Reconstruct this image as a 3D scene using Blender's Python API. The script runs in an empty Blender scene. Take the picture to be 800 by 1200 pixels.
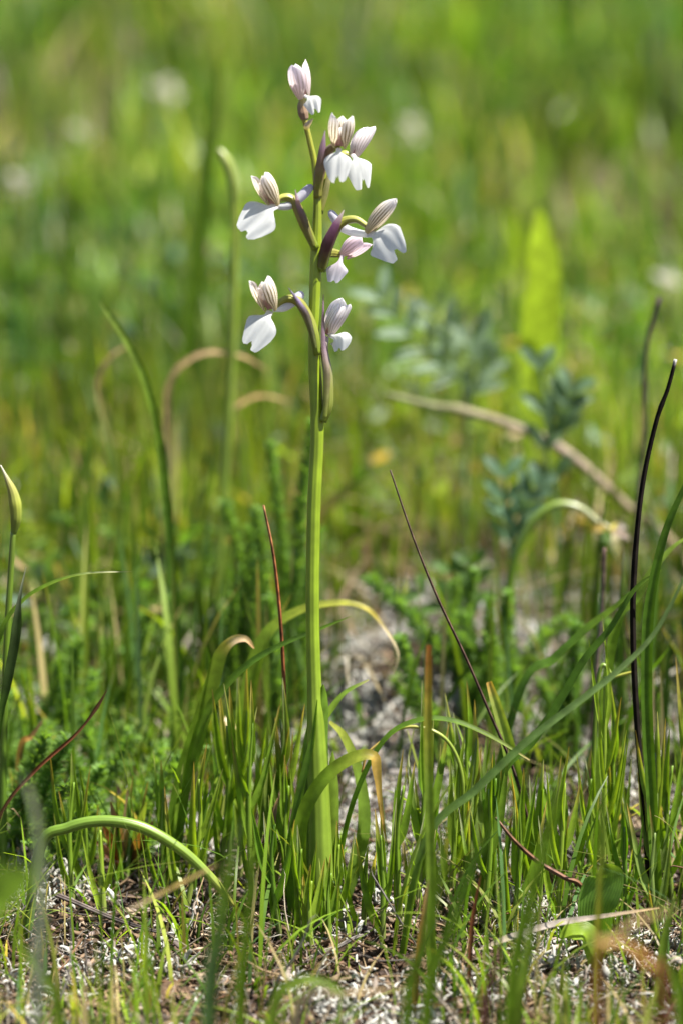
import bpy, math, random
import numpy as np
from mathutils import Vector, noise

random.seed(7)
rng = np.random.default_rng(11)
sc = bpy.context.scene
COL = sc.collection
CM = 0.01                       # everything below is laid out in centimetres

# ------------------------------------------------------------------ camera
PITCH = math.radians(9.0)
FWD = Vector((0, math.cos(PITCH), -math.sin(PITCH)))
UP = Vector((0, math.sin(PITCH), math.cos(PITCH)))
RIGHT = Vector((1, 0, 0))
CAM = -(FWD * 66.7 + RIGHT * -0.5 + UP * -9.7)      # orchid foot is the origin
cd = bpy.data.cameras.new('camera')
cam = bpy.data.objects.new('camera', cd)
COL.objects.link(cam)
cam.location = CAM * CM
cam.rotation_euler = (math.radians(90) - PITCH, 0, 0)
cd.sensor_fit = 'VERTICAL'
cd.sensor_height = 36
cd.lens = 100
cd.clip_start = 0.02
cd.clip_end = 400
cd.dof.use_dof = True
cd.dof.focus_distance = 0.658
cd.dof.aperture_fstop = 8.5
cd.dof.aperture_blades = 9
sc.camera = cam

# ------------------------------------------------------------------ sky, sun, exposure
TO_SUN = Vector((0.40, -0.13, 0.85)).normalized()
elev = math.asin(TO_SUN.z)
azim = math.atan2(TO_SUN.x, TO_SUN.y)
w = bpy.data.worlds.new('World')
sc.world = w
w.use_nodes = True
nt = w.node_tree
bg = nt.nodes['Background']
sky = nt.nodes.new('ShaderNodeTexSky')
sky.sky_type = 'NISHITA'
sky.sun_disc = False
sky.sun_elevation = elev
sky.sun_rotation = azim
nt.links.new(sky.outputs[0], bg.inputs[0])
bg.inputs[1].default_value = 0.05
sl = bpy.data.lights.new('sun', 'SUN')
sl.energy = 5.0
sl.angle = math.radians(0.53)
sl.color = (1.0, 0.95, 0.86)
sun = bpy.data.objects.new('sun', sl)
COL.objects.link(sun)
sun.rotation_euler = (-TO_SUN).to_track_quat('-Z', 'Y').to_euler()
vs = sc.view_settings
vs.view_transform = 'Standard'
vs.look = 'None'
vs.exposure = 1.7
vs.gamma = 1
sc.cycles.max_bounces = 8
sc.cycles.transparent_max_bounces = 8
sc.cycles.sample_clamp_indirect = 6

# ------------------------------------------------------------------ helpers: terrain and placing
def g(x, y):
    """ground height in cm: a bank that climbs gently away from the camera"""
    yy = np.asarray(y, float); xx = np.asarray(x, float)
    far = np.clip(yy, -300, 900) * 0.105 + np.clip(yy - 900, 0, None) * 0.03
    near = 0.22 * np.sin(xx * 0.55 + 0.7) * np.cos(yy * 0.41 + 0.3) + 0.16 * np.sin(xx * 1.1 + yy * 0.7 + 1.0)
    wide = 1.1 * np.sin(xx * 0.045 + 1.3) * np.sin(yy * 0.038 + 0.4) * np.clip((yy - 12) / 40, 0, 1)
    fade = np.clip(1.5 - np.hypot(xx, yy) / 6.0, 0, 1)
    mound = 1.4 * np.exp(-((xx - 3.4) / 3.2) ** 2 - ((yy - 15.5) / 4.5) ** 2)
    return far + near * (1 - 0.8 * fade) + wide + mound

def gz(x, y):
    return float(g(x, y))

def P(px, py, y):
    """the point at depth y (cm behind the orchid) seen at photo pixel px, py"""
    d = FWD * 100 + RIGHT * ((px - 400) * 0.03) + UP * (-(py - 600) * 0.03)
    t = (y - CAM.y) / d.y
    return CAM + d * t

def PO(px, py, dy=0.0):
    """the same on the orchid, which leans back a little"""
    y = dy
    for _ in range(4):
        p = P(px, py, y)
        y = 0.05 * p.z + dy
    return P(px, py, y)

def G(px, y, sink=0.15):
    """a point on the ground at depth y under photo column px"""
    x = 0.0
    for _ in range(4):
        z = gz(x, y)
        depth = (Vector((x, y, z)) - CAM).dot(FWD)
        x = CAM.x + (px - 400) * 0.0003 * depth
    return Vector((x, y, gz(x, y) - sink))

def pxcm(y):
    """size of one photo pixel at depth y, in cm"""
    return 0.0003 * ((y - CAM.y) * math.cos(PITCH) + 2.0)

def smooth(pts, n):
    pts = [Vector(p) for p in pts]
    if len(pts) == 2:
        return [pts[0].lerp(pts[1], i / (n - 1)) for i in range(n)]
    q = [pts[0] * 2 - pts[1]] + pts + [pts[-1] * 2 - pts[-2]]
    m = len(pts) - 1
    out = []
    for i in range(n):
        u = i / (n - 1) * m
        k = min(int(u), m - 1)
        t = u - k
        a, b, c, d = q[k:k + 4]
        out.append(0.5 * ((2 * b) + (c - a) * t + (2 * a - 5 * b + 4 * c - d) * t * t + (3 * b - a - 3 * c + d) * t ** 3))
    return out

def ramp(stops, s):
    """stops [(s, value or tuple)] -> linear interpolation"""
    if s <= stops[0][0]:
        return stops[0][1]
    for (a, va), (b, vb) in zip(stops, stops[1:]):
        if s <= b:
            t = (s - a) / (b - a)
            if isinstance(va, tuple):
                return tuple(x + (y - x) * t for x, y in zip(va, vb))
            return va + (vb - va) * t
    return stops[-1][1]

class MB:
    def __init__(self):
        self.v, self.f, self.uv, self.c = [], [], [], []
    def add(self, p, u, v, c):
        self.v.append(tuple(p)); self.uv.append((u, v)); self.c.append(c)
        return len(self.v) - 1
    def grid(self, rows):
        for a, b in zip(rows, rows[1:]):
            for i in range(len(a) - 1):
                self.f.append((a[i], a[i + 1], b[i + 1], b[i]))
    def build(self, name, mat, parent=None, origin=None):
        o0 = Vector(origin) if origin is not None else (parent_origin(parent) if parent else Vector(self.v[0]))
        me = bpy.data.meshes.new(name)
        me.from_pydata([tuple((Vector(p) - o0) * CM) for p in self.v], [], self.f)
        finish(me, np.array(self.uv, 'f'), np.array(self.c, 'f'))
        me.materials.append(mat)
        o = bpy.data.objects.new(name, me)
        COL.objects.link(o)
        if parent:
            o.parent = parent
        else:
            o.location = o0 * CM
        return o

ORIGIN = {}
def parent_origin(p):
    return ORIGIN[p.name]

def finish(me, uv, col):
    n = len(me.loops)
    idx = np.empty(n, 'i'); me.loops.foreach_get('vertex_index', idx)
    ul = me.uv_layers.new(name='UVMap')
    ul.data.foreach_set('uv', uv[idx].ravel())
    ca = me.color_attributes.new('Col', 'FLOAT_COLOR', 'POINT')
    c4 = np.ones((len(col), 4), 'f'); c4[:, :3] = col[:, :3]
    ca.data.foreach_set('color', c4.ravel())
    me.polygons.foreach_set('use_smooth', np.ones(len(me.polygons), bool))
    me.update()

def bulk(name, V, F, UV, C, mat, label, cat):
    """one big mesh from numpy arrays (what nobody could count)"""
    me = bpy.data.meshes.new(name)
    me.vertices.add(len(V)); me.vertices.foreach_set('co', (V * CM).astype('f').ravel())
    k = F.shape[1]
    me.loops.add(F.size); me.loops.foreach_set('vertex_index', F.astype('i').ravel())
    me.polygons.add(len(F)); me.polygons.foreach_set('loop_start', np.arange(0, F.size, k, dtype='i'))
    me.polygons.foreach_set('loop_total', np.full(len(F), k, 'i'))
    me.update(calc_edges=True)
    finish(me, UV.astype('f'), C.astype('f'))
    me.materials.append(mat)
    o = bpy.data.objects.new(name, me); COL.objects.link(o)
    o['kind'] = 'stuff'; o['label'] = label; o['category'] = cat
    return o

def thing(name, at, label, cat, group=None):
    o = bpy.data.objects.new(name, None); COL.objects.link(o)
    o.empty_display_size = 0.005
    o.location = Vector(at) * CM
    ORIGIN[o.name] = Vector(at)
    tag(o, label, cat, group)
    return o

def part_group(name, parent, at):
    o = bpy.data.objects.new(name, None); COL.objects.link(o)
    o.empty_display_size = 0.003
    o.parent = parent
    o.location = (Vector(at) - ORIGIN[parent.name]) * CM
    ORIGIN[o.name] = Vector(at)
    return o

def tag(o, label, cat, group=None):
    o['label'] = label; o['category'] = cat
    if group: o['group'] = group
    return o

# ------------------------------------------------------------------ shapes
def tube(mb, pts, rad, n=24, sides=10, col=((0, (.1, .2, .03)),), ridge=0.0, cap=True):
    path = smooth(pts, n)
    prev = None
    rows = []
    for i, p in enumerate(path):
        s = i / (n - 1)
        t = (path[min(i + 1, n - 1)] - path[max(i - 1, 0)]).normalized()
        if prev is None:
            a = Vector((1, 0, 0)) if abs(t.x) < .9 else Vector((0, 1, 0))
            a = (a - t * a.dot(t)).normalized()
        else:
            a = (prev - t * prev.dot(t)).normalized()
        prev = a
        b = t.cross(a)
        r = ramp(rad, s) if isinstance(rad, (list, tuple)) else rad
        c = ramp(col, s)
        row = []
        for k in range(sides + 1):
            an = 2 * math.pi * k / sides
            rr = r * (1 + ridge * math.cos(an * 5))
            row.append(mb.add(p + (a * math.cos(an) + b * math.sin(an)) * rr, k / sides, s, c))
        rows.append(row)
    mb.grid(rows)
    if cap:
        for row, p, s in ((rows[0], path[0], 0), (rows[-1], path[-1], 1)):
            q = mb.add(p, .5, s, ramp(col, s))
            for k in range(sides):
                mb.f.append((row[k], row[k + 1], q) if s else (row[k + 1], row[k], q))

def blade(mb, pts, wid, n=28, face=(0, -1, 0.3), fold=0.25, twist=0.0, col=((0, (.1, .2, .03)),), cols=5):
    """a grass or strap leaf: centre line, full width in cm along it, channelled cross-section"""
    path = smooth(pts, n)
    face = Vector(face).normalized()
    rows = []
    for i, p in enumerate(path):
        s = i / (n - 1)
        t = (path[min(i + 1, n - 1)] - path[max(i - 1, 0)]).normalized()
        side = t.cross(face)
        if side.length < 1e-3: side = t.cross(Vector((.3, .5, .8)))
        side.normalize()
        nrm = side.cross(t).normalized()
        a = twist * s
        side, nrm = side * math.cos(a) + nrm * math.sin(a), nrm * math.cos(a) - side * math.sin(a)
        hw = ramp(wid, s) / 2
        c = ramp(col, s)
        row = []
        for k in range(cols):
            u = -1 + 2 * k / (cols - 1)
            row.append(mb.add(p + side * (u * hw) + nrm * (fold * hw * (u * u * .6 + abs(u) * .4)), (u + 1) / 2, s, c))
        rows.append(row)
    mb.grid(rows)

# ------------------------------------------------------------------ materials
def nodes(name):
    m = bpy.data.materials.new(name); m.use_nodes = True
    t = m.node_tree
    for x in list(t.nodes): t.nodes.remove(x)
    return m, t, (lambda k, **kw: mk(t, k, **kw)), t.links.new

def mk(t, k, **kw):
    n = t.nodes.new('ShaderNode' + k)
    for a, b in kw.items(): setattr(n, a, b)
    return n

def leaf_mat(name, transl=0.4, rough=0.42, spec=0.45, vein=14.0, tint=(1.25, 1.35, 0.55), mottle=0.35, coord_scale=260, bump=0.25, vc=.1, gain=.66):
    """plant tissue: own colour from the mesh, fine veins along the leaf, light passing through"""
    m, t, N, L = nodes(name)
    at = N('Attribute', attribute_name='Col')
    tc = N('TexCoord')
    no = N('TexNoise'); no.inputs['Scale'].default_value = coord_scale; no.inputs['Detail'].default_value = 4
    L(tc.outputs['Object'], no.inputs['Vector'])
    mr = N('MapRange'); mr.inputs[1].default_value = .3; mr.inputs[2].default_value = .7
    mr.inputs[3].default_value = gain * (1 - mottle); mr.inputs[4].default_value = gain * (1 + mottle)
    L(no.outputs[0], mr.inputs[0])
    sep = N('SeparateXYZ'); L(tc.outputs['UV'], sep.inputs[0])
    mu = N('Math', operation='MULTIPLY'); mu.inputs[1].default_value = vein * 6.2832; L(sep.outputs[0], mu.inputs[0])
    sn = N('Math', operation='SINE'); L(mu.outputs[0], sn.inputs[0])
    vr = N('MapRange'); vr.inputs[1].default_value = -1; vr.inputs[2].default_value = 1
    vr.inputs[3].default_value = 1 - vc; vr.inputs[4].default_value = 1 + vc
    L(sn.outputs[0], vr.inputs[0])
    m1 = N('Math', operation='MULTIPLY'); L(mr.outputs[0], m1.inputs[0]); L(vr.outputs[0], m1.inputs[1])
    vm = N('VectorMath', operation='SCALE'); L(at.outputs['Color'], vm.inputs[0]); L(m1.outputs[0], vm.inputs['Scale'])
    pb = N('BsdfPrincipled'); pb.inputs['Roughness'].default_value = rough
    pb.inputs['Specular IOR Level'].default_value = spec
    L(vm.outputs[0], pb.inputs['Base Color'])
    bp = N('Bump'); bp.inputs['Strength'].default_value = bump; bp.inputs['Distance'].default_value = 0.0003
    L(sn.outputs[0], bp.inputs['Height']); L(bp.outputs[0], pb.inputs['Normal'])
    if transl > 0:
        tr = N('BsdfTranslucent')
        v2 = N('VectorMath', operation='MULTIPLY'); v2.inputs[1].default_value = tint
        L(vm.outputs[0], v2.inputs[0]); L(v2.outputs[0], tr.inputs['Color'])
        mx = N('MixShader'); mx.inputs[0].default_value = transl
        L(pb.outputs[0], mx.inputs[1]); L(tr.outputs[0], mx.inputs[2])
        out = mx
    else:
        out = pb
    om = N('OutputMaterial'); L(out.outputs[0], om.inputs[0])
    return m

M_LEAF = leaf_mat('leaf_tissue', transl=.52, spec=.28, tint=(1.5, 1.5, .4), gain=.78)
M_GRASS = leaf_mat('meadow_grass', gain=.8, tint=(1.5, 1.5, .4), transl=.5, rough=.4, spec=.26, vein=3, mottle=.2, coord_scale=40, bump=0)
M_STEM = leaf_mat('stem_tissue', transl=.12, rough=.36, spec=.5, vein=9, mottle=.2, coord_scale=160, tint=(1.2, 1.3, .5), bump=.15, vc=.05, gain=.72)
M_DRY = leaf_mat('dry_straw', gain=.54, transl=.22, rough=.6, spec=.25, vein=7, tint=(1.1, 1.0, .8), mottle=.4, coord_scale=300)
M_TWIG = leaf_mat('dead_twig', gain=.55, transl=0, rough=.6, spec=.2, vein=4, mottle=.65, coord_scale=500, bump=.5)
M_PETAL = leaf_mat('white_petal', transl=.55, rough=.5, spec=.3, vein=7, tint=(1, 1, 1), mottle=.05, coord_scale=500, bump=.0, vc=.03, gain=.84)
M_BLACK = leaf_mat('black_bark', transl=0, rough=.9, spec=.06, vein=3, mottle=.5, coord_scale=500, bump=.5)
M_LICHEN = leaf_mat('pale_lichen', gain=.66, transl=0, rough=.85, spec=.1, vein=2, mottle=.3, coord_scale=600, bump=0)

def sepal_mat(name, strength):
    """pale lilac sepal with branching olive-brown veins along its length"""
    m, t, N, L = nodes(name)
    tc = N('TexCoord'); sep = N('SeparateXYZ'); L(tc.outputs['UV'], sep.inputs[0])
    no = N('TexNoise'); no.inputs['Scale'].default_value = 300; L(tc.outputs['Object'], no.inputs['Vector'])
    ad = N('Math', operation='MULTIPLY_ADD'); ad.inputs[1].default_value = .05
    L(no.outputs[0], ad.inputs[0]); L(sep.outputs[0], ad.inputs[2])
    mu = N('Math', operation='MULTIPLY'); mu.inputs[1].default_value = 7 * 6.2832; L(ad.outputs[0], mu.inputs[0])
    sn = N('Math', operation='SINE'); L(mu.outputs[0], sn.inputs[0])
    # veins fade out towards the pale tip
    fv = N('MapRange'); fv.inputs[1].default_value = .62; fv.inputs[2].default_value = 1.0
    fv.inputs[3].default_value = 1; fv.inputs[4].default_value = 0; L(sep.outputs[1], fv.inputs[0])
    mr = N('MapRange'); mr.inputs[1].default_value = .05; mr.inputs[2].default_value = .55; L(sn.outputs[0], mr.inputs[0])
    mm = N('Math', operation='MULTIPLY'); L(mr.outputs[0], mm.inputs[0]); L(fv.outputs[0], mm.inputs[1])
    at = N('Attribute', attribute_name='Col')
    # the strength of the veins sits in the mesh colour: pale flowers carry faint veins
    ml = N('Math', operation='MULTIPLY'); L(mm.outputs[0], ml.inputs[0]); ml.inputs[1].default_value = strength
    mix = N('Mix', data_type='RGBA'); L(ml.outputs[0], mix.inputs[0])
    L(at.outputs['Color'], mix.inputs[6]); mix.inputs[7].default_value = (.17, .115, .008, 1)
    pb = N('BsdfPrincipled'); pb.inputs['Roughness'].default_value = .45
    pb.inputs['Specular IOR Level'].default_value = .35
    L(mix.outputs[2], pb.inputs['Base Color'])
    tr = N('BsdfTranslucent'); L(mix.outputs[2], tr.inputs['Color'])
    mx = N('MixShader'); mx.inputs[0].default_value = .4
    L(pb.outputs[0], mx.inputs[1]); L(tr.outputs[0], mx.inputs[2])
    om = N('OutputMaterial'); L(mx.outputs[0], om.inputs[0])
    return m
M_SEPAL = sepal_mat('veined_sepal', .95)
M_SEPAL_PALE = sepal_mat('faintly_veined_sepal', .38)

def soil_mat():
    m, t, N, L = nodes('soil_and_crumbs')
    tc = N('TexCoord')
    n1 = N('TexNoise'); n1.inputs['Scale'].default_value = 45; n1.inputs['Detail'].default_value = 8; n1.inputs['Roughness'].default_value = .7
    n2 = N('TexNoise'); n2.inputs['Scale'].default_value = 420; n2.inputs['Detail'].default_value = 5
    n3 = N('TexNoise'); n3.inputs['Scale'].default_value = 3.2; n3.inputs['Detail'].default_value = 3
    for n in (n1, n2, n3): L(tc.outputs['Object'], n.inputs['Vector'])
    r1 = N('ValToRGB'); e = r1.color_ramp.elements
    e[0].position = .32; e[0].color = (.02, .013, .009, 1); e[1].position = .75; e[1].color = (.11, .08, .058, 1)
    L(n1.outputs[0], r1.inputs[0])
    r2 = N('ValToRGB'); e = r2.color_ramp.elements
    e[0].position = .4; e[0].color = (.4, .36, .32, 1); e[1].position = .68; e[1].color = (1.7, 1.6, 1.5, 1)
    L(n2.outputs[0], r2.inputs[0])
    mx = N('Mix', data_type='RGBA', blend_type='MULTIPLY'); mx.inputs[0].default_value = 1
    L(r1.outputs[0], mx.inputs[6]); L(r2.outputs[0], mx.inputs[7])
    r3 = N('ValToRGB'); e = r3.color_ramp.elements
    e[0].position = .45; e[0].color = (.6, .6, .6, 1); e[1].position = .7; e[1].color = (1.8, 1.7, 1.55, 1)
    L(n3.outputs[0], r3.inputs[0])
    m3 = N('Mix', data_type='RGBA', blend_type='MULTIPLY'); m3.inputs[0].default_value = 1
    L(mx.outputs[2], m3.inputs[6]); L(r3.outputs[0], m3.inputs[7])
    pb = N('BsdfPrincipled'); pb.inputs['Roughness'].default_value = .9; pb.inputs['Specular IOR Level'].default_value = .15
    L(m3.outputs[2], pb.inputs['Base Color'])
    bp = N('Bump'); bp.inputs['Strength'].default_value = .9; bp.inputs['Distance'].default_value = .002
    L(n2.outputs[0], bp.inputs['Height']); L(bp.outputs[0], pb.inputs['Normal'])
    om = N('OutputMaterial'); L(pb.outputs[0], om.inputs[0])
    return m
M_SOIL = soil_mat()

# ------------------------------------------------------------------ the ground
def axis(lo, hi, step, far, k=1.22):
    a = list(np.arange(lo, hi + step / 2, step))
    s = step; p = hi; up = []
    while p < far:
        s *= k; p += s; up.append(p)
    s = step; p = lo; dn = []
    while p > -far:
        s *= k; p -= s; dn.append(p)
    return np.array(dn[::-1] + a + up)
xs = axis(-16, 16, .2, 20000); ys = axis(-16, 34, .22, 20000)
X, Y = np.meshgrid(xs, ys)
Z = g(X, Y)
nx, ny = len(xs), len(ys)
near = (np.abs(X) < 40) & (Y > -40) & (Y < 80)
Zf = Z.ravel().copy()
for i in np.nonzero(near.ravel())[0]:
    x, y = X.flat[i], Y.flat[i]
    Zf[i] += 0.42 * noise.fractal(Vector((x * .9, y * .9, 3.1)), .8, 2.1, 4) - .02
V = np.stack([X.ravel(), Y.ravel(), Zf], 1)
ii, jj = np.meshgrid(np.arange(ny - 1), np.arange(nx - 1), indexing='ij')
a = (ii * nx + jj).ravel()
F = np.stack([a, a + 1, a + nx + 1, a + nx], 1)
go = bulk('ground', V, F, V[:, :2] * .1, np.full((len(V), 3), .2), M_SOIL, '', '')
go['kind'] = 'structure'; del go['label']; del go['category']

# ------------------------------------------------------------------ the orchid
GREEN = (.20, .285, .022); OLIVE = (.23, .25, .03); YELLOW = (.36, .38, .05)
PURPLE = (.16, .065, .12); LILAC = (.50, .40, .58); WHITE = (.84, .86, .86)
orchid = thing('orchid', (0, 0, 0), 'flowering orchid with white lips and striped hoods on a tall green stem', 'orchid')
mb = MB()
stem_pts = [PO(377, 1100), PO(376, 1060), PO(374, 960), PO(369, 830), PO(366, 720), PO(367.5, 600), PO(371.5, 500), PO(367.5, 400), PO(370, 310), PO(372, 240), PO(369, 195), PO(363, 165), PO(357, 140), PO(353, 120)]
tube(mb, stem_pts, [(0, .31), (.1, .3), (.19, .24), (.25, .165), (.3, .155), (.4, .155), (.5, .15), (.54, .12), (.62, .135), (.69, .09), (.77, .07), (.9, .065), (1, .055)], n=90, sides=20, ridge=.035,
     col=[(0, (.27, .36, .09)), (.12, (.2, .3, .035)), (.3, (.27, .40, .025)), (.6, (.29, .40, .022)), (.85, (.34, .36, .04)), (.95, (.42, .36, .07)), (1, (.3, .18, .12))])
mb.build('stem', M_STEM, orchid)

def D(x, up, toward):
    return Vector((x, -toward, up)).normalized()

def shell(mb, O, H, F, L, R, a0, da, bend=.12, flare=0.0, tip=.5, col=((0, (.8, .75, .8)),), ns=20, nt=13, r0=.35):
    """one hood sepal: a slice of a pointed egg round the hood axis H, opening towards F"""
    F = (F - H * F.dot(H)).normalized(); S = H.cross(F)
    rows = []
    for i in range(ns):
        s = 1 - (1 - i / (ns - 1)) ** 1.7
        prof = r0 + (1 - r0) * math.sin(math.pi * (.08 + s * .68)) + flare * s * s
        wdt = max(.02, 1 - (max(0, s - tip) / (1 - tip)) ** 2.4) ** .5 * min(1, .45 + s * 1.6)
        row = []
        for k in range(nt):
            tt = -1 + 2 * k / (nt - 1)
            an = a0 + tt * da * wdt
            r = R * prof * (1 - .06 * tt * tt)
            p = O + H * (L * (s - .05 * tt * tt * s)) + (F * math.cos(an) + S * math.sin(an)) * r + F * (bend * s * s)
            row.append(mb.add(p, k / (nt - 1), s, ramp(col, s)))
        rows.append(row)
    mb.grid(rows)

def lip(mb, path, W, half, fold=.3, notch=.14, npos=.3, claw=.2, ns=20, nt=27, ruffle=.012, col=((0, WHITE),), seed=0):
    """the fan-shaped lip: narrow claw, wide lobed end, sides rolled back"""
    ctr = smooth(path, 40)
    lr = random.Random(seed + 9); sk = lr.uniform(-.1, .1); am = lr.uniform(.015, .035)
    W = Vector(W).normalized()
    rows = []
    for i in range(ns):
        s = i / (ns - 1)
        row = []
        for k in range(nt):
            t = -1 + 2 * k / (nt - 1)
            Lt = 1 - .36 * max(0, abs(t) - .4) ** 2 / .36 - notch * math.exp(-((t - npos) / .16) ** 2) + notch * .4 * math.exp(-((t - npos) / .05) ** 2) + am * math.sin(t * 7 + seed) + sk * t + .006 * math.sin(t * 29 + seed)
            q = min(.9999, s * Lt) * 39
            a = int(q); p = ctr[a].lerp(ctr[min(a + 1, 39)], q - a)
            tg = (ctr[min(a + 1, 39)] - ctr[max(a - 1, 0)]).normalized()
            side = (W - tg * W.dot(tg)).normalized(); nrm = side.cross(tg)
            if nrm.y > 0: nrm = -nrm
            sp_ = s * Lt; x = min(1, max(0, (sp_ - .2) / .42)); x = x * x * (3 - 2 * x)
            hw = half * (claw + (1 - claw) * x) * (1.08 - .16 * max(0, sp_ - .62) / .38)
            z = -fold * half * t * t * (.4 + .6 * s) + ruffle * math.sin(t * 9 + s * 5 + seed) * s - .08 * half * math.exp(-(t / .2) ** 2) * s
            row.append(mb.add(p + side * (t * hw) + nrm * z, k / (nt - 1), s, ramp(col, s)))
        rows.append(row)
    mb.grid(rows)

def flower(label, O, H, F, L, R, lipd, spur=None, ovary=None, bract=None, opening=1.0, pale=0, lip_half=.36, lip_W=(1, 0, 0), fold=.3,
           notch=.16, npos=.05, seed=0, flare=0, lip_col=None, pink=0.0, ovc=None, brc=None, bw=.14):
    O = PO(*O); H = D(*H); F = D(*F); R *= .85; L *= .93
    fl = part_group('flower', orchid, O)
    fl['label'] = label
    back = ((0, (.78, .68, .36)), (.3, (.90, .82, .64)), (.75, (.92, .85, .76)), (1, (.92, .88, .88)))
    if pale: back = ((0, (.84, .72, .62)), (.4, (.88, .80, .80)), (1, (.92, .89, .90)))
    if pink: back = tuple((s, (c[0], c[1] * (1 - .12 * pink), c[2] * (1 - .02 * pink))) for s, c in back)
    inner = ((0, (.80, .5, .46)), (.3, (.86, .74, .74)), (1, (.9, .88, .9)))
    M_S = M_SEPAL_PALE if pale else M_SEPAL
    rr = random.Random(seed + 50)
    for sgn in (-1, 1):
        mb = MB(); shell(mb, O, H, F, L * rr.uniform(.94, 1.03), R * rr.uniform(1.02, 1.12), sgn * math.radians(60 + 30 * opening + rr.uniform(-6, 6)), math.radians(54 + 20 * max(0, 1 - opening)), col=back, flare=rr.uniform(-.05, .08) * opening, tip=.68, bend=rr.uniform(.06, .16))
        mb.build('sepal', M_S, fl)
    mb = MB(); shell(mb, O, H, F, L * (.98 - .22 * opening), R * .9, math.pi + rr.uniform(-.15, .15), math.radians(50), col=back, tip=.6, bend=.12 + .1 * opening); mb.build('sepal', M_S, fl)
    for sgn in (-1, 1):
        mb = MB(); shell(mb, O + H * .02, H, F, L * rr.uniform(.62, .74), R * .62, sgn * math.radians(124 + rr.uniform(-8, 8)), math.radians(52), col=inner, tip=.55, bend=.18); mb.build('petal', M_PETAL, fl)
    mb = MB()
    Fh = (F - H * F.dot(H)).normalized()
    tube(mb, [O + H * .05, O + H * .2 - Fh * .02, O + H * .36 + Fh * .05, O + H * .42 + Fh * .1], [(0, .09), (.5, .1), (.85, .12), (1, .05)], n=10, sides=8,
         col=[(0, (.75, .5, .5)), (.5, (.8, .6, .62)), (1, (.86, .84, .8))])
    mb.build('column', M_PETAL, fl)
    mb = MB(); lip(mb, [PO(*q) for q in lipd], D(*lip_W), lip_half, fold=fold, notch=notch, npos=npos, seed=seed,
                   col=lip_col or ((0, (.84, .78, .80)), (.25, WHITE), (1, WHITE)))
    mb.build('lip', M_PETAL, fl)
    if spur:
        mb = MB(); tube(mb, [PO(*q) for q in spur], [(0, .07), (.3, .1), (.8, .115), (.95, .09), (1, .04)], n=22, sides=10,
                        col=[(0, WHITE), (.5, (.72, .72, .78)), (1, (.66, .64, .76))])
        mb.build('spur', M_PETAL, fl)
    if ovary:
        mb = MB(); tube(mb, [PO(*q) for q in ovary], [(0, .09), (.25, .12), (.6, .105), (.85, .075), (1, .06)], n=30, sides=14, ridge=.07,
                        col=ovc or [(0, GREEN), (.35, (.26, .27, .05)), (.6, (.28, .27, .05)), (.8, YELLOW), (1, (.55, .55, .15))])
        mb.build('ovary', M_STEM, fl)
    if bract:
        mb = MB(); pts = [PO(*q) for q in bract]
        blade(mb, pts, [(0, bw * .7), (.3, bw), (.7, bw * .75), (1, .015)], n=18, face=(0.1, -1, .2), fold=-.45, cols=7,
              col=brc or [(0, (.26, .28, .06)), (.4, (.26, .18, .16)), (.75, (.32, .2, .34)), (1, LILAC)])
        mb.build('bract', M_LEAF, fl)

flower('half open bud at the very top of the stem', (356, 115, -.05), (-.22, .95, .12), (.45, -.1, .85), .9, .3,
       [(357, 111, -.25), (365, 116, -.35), (371, 133, -.35)], lip_half=.2, lip_W=(.9, .25, -.2), ovary=[(357, 140, 0), (354, 126, 0), (355, 114, -.02)],
       bract=[(358, 152, -.1), (361, 146, -.15), (367, 139, -.2)], opening=.12, pale=1, flare=0, notch=.22, npos=.0, pink=.4,
       ovc=[(0, (.3, .2, .14)), (.5, (.3, .2, .12)), (1, (.5, .46, .12))], brc=[(0, (.4, .36, .2)), (.4, LILAC), (1, (.62, .54, .66))])
flower('flower that faces the viewer with its hood open near the top', (397, 173, -.7), (.08, .95, .2), (.02, -.05, 1), .88, .32,
       [(397, 173, -.8), (396, 183, -1.0), (395, 215, -1.1)], lip_half=.29, lip_W=(1, 0, 0), fold=.3, notch=.2, npos=.0,
       ovary=[(372, 232, -.05), (374, 205, -.1), (381, 183, -.15), (391, 172, -.4), (396, 174, -.6)], bract=[(373, 222, -.25), (375, 196, -.32), (378, 175, -.35), (381, 153, -.3)], seed=2, bw=.2, opening=.42,
       ovc=[(0, OLIVE), (.4, (.2, .1, .1)), (.8, (.28, .2, .08)), (1, YELLOW)])
flower('pale flower turned to the side behind the open hooded one', (414, 184, .4), (.3, .95, -.1), (.75, -.1, -.35), .86, .25,
       [(413, 180, .2), (420, 191, .05), (425, 222, 0)], lip_half=.30, lip_W=(.95, .0, -.25), fold=.25, notch=.2, npos=.15, opening=.4, pale=1, seed=4,
       ovary=[(374, 250, .1), (379, 218, .25), (391, 192, .35), (402, 181, .4), (411, 182, .4)], ovc=[(0, GREEN), (.5, YELLOW), (1, (.55, .55, .15))],
       bract=[(377, 246, .0), (382, 225, .05), (386, 205, .1), (389, 192, .1)], brc=[(0, (.3, .3, .06)), (1, (.6, .55, .4))])
flower('striped flower with a raised spur leaning out to the left', (322, 241, -.35), (-.36, .92, .28), (-.45, -.1, .9), .98, .27,
       [(324, 240, -.45), (310, 249, -.65), (284, 275, -.8)], spur=[(324, 242, -.25), (338, 241, -.2), (352, 231, -.12), (366, 217, -.05)],
       ovary=[(370, 292, -.15), (358, 266, -.2), (349, 245, -.2), (341, 233, -.2), (330, 232, -.25), (322, 239, -.3)],
       bract=[(368, 288, -.3), (357, 258, -.36), (350, 240, -.36), (346, 222, -.3)], lip_half=.41, lip_W=(.86, -.5, .1), fold=.1, seed=1, opening=.6,
       ovc=[(0, GREEN), (.3, (.27, .23, .06)), (.5, (.28, .26, .05)), (.7, YELLOW), (1, (.6, .6, .18))])
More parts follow.
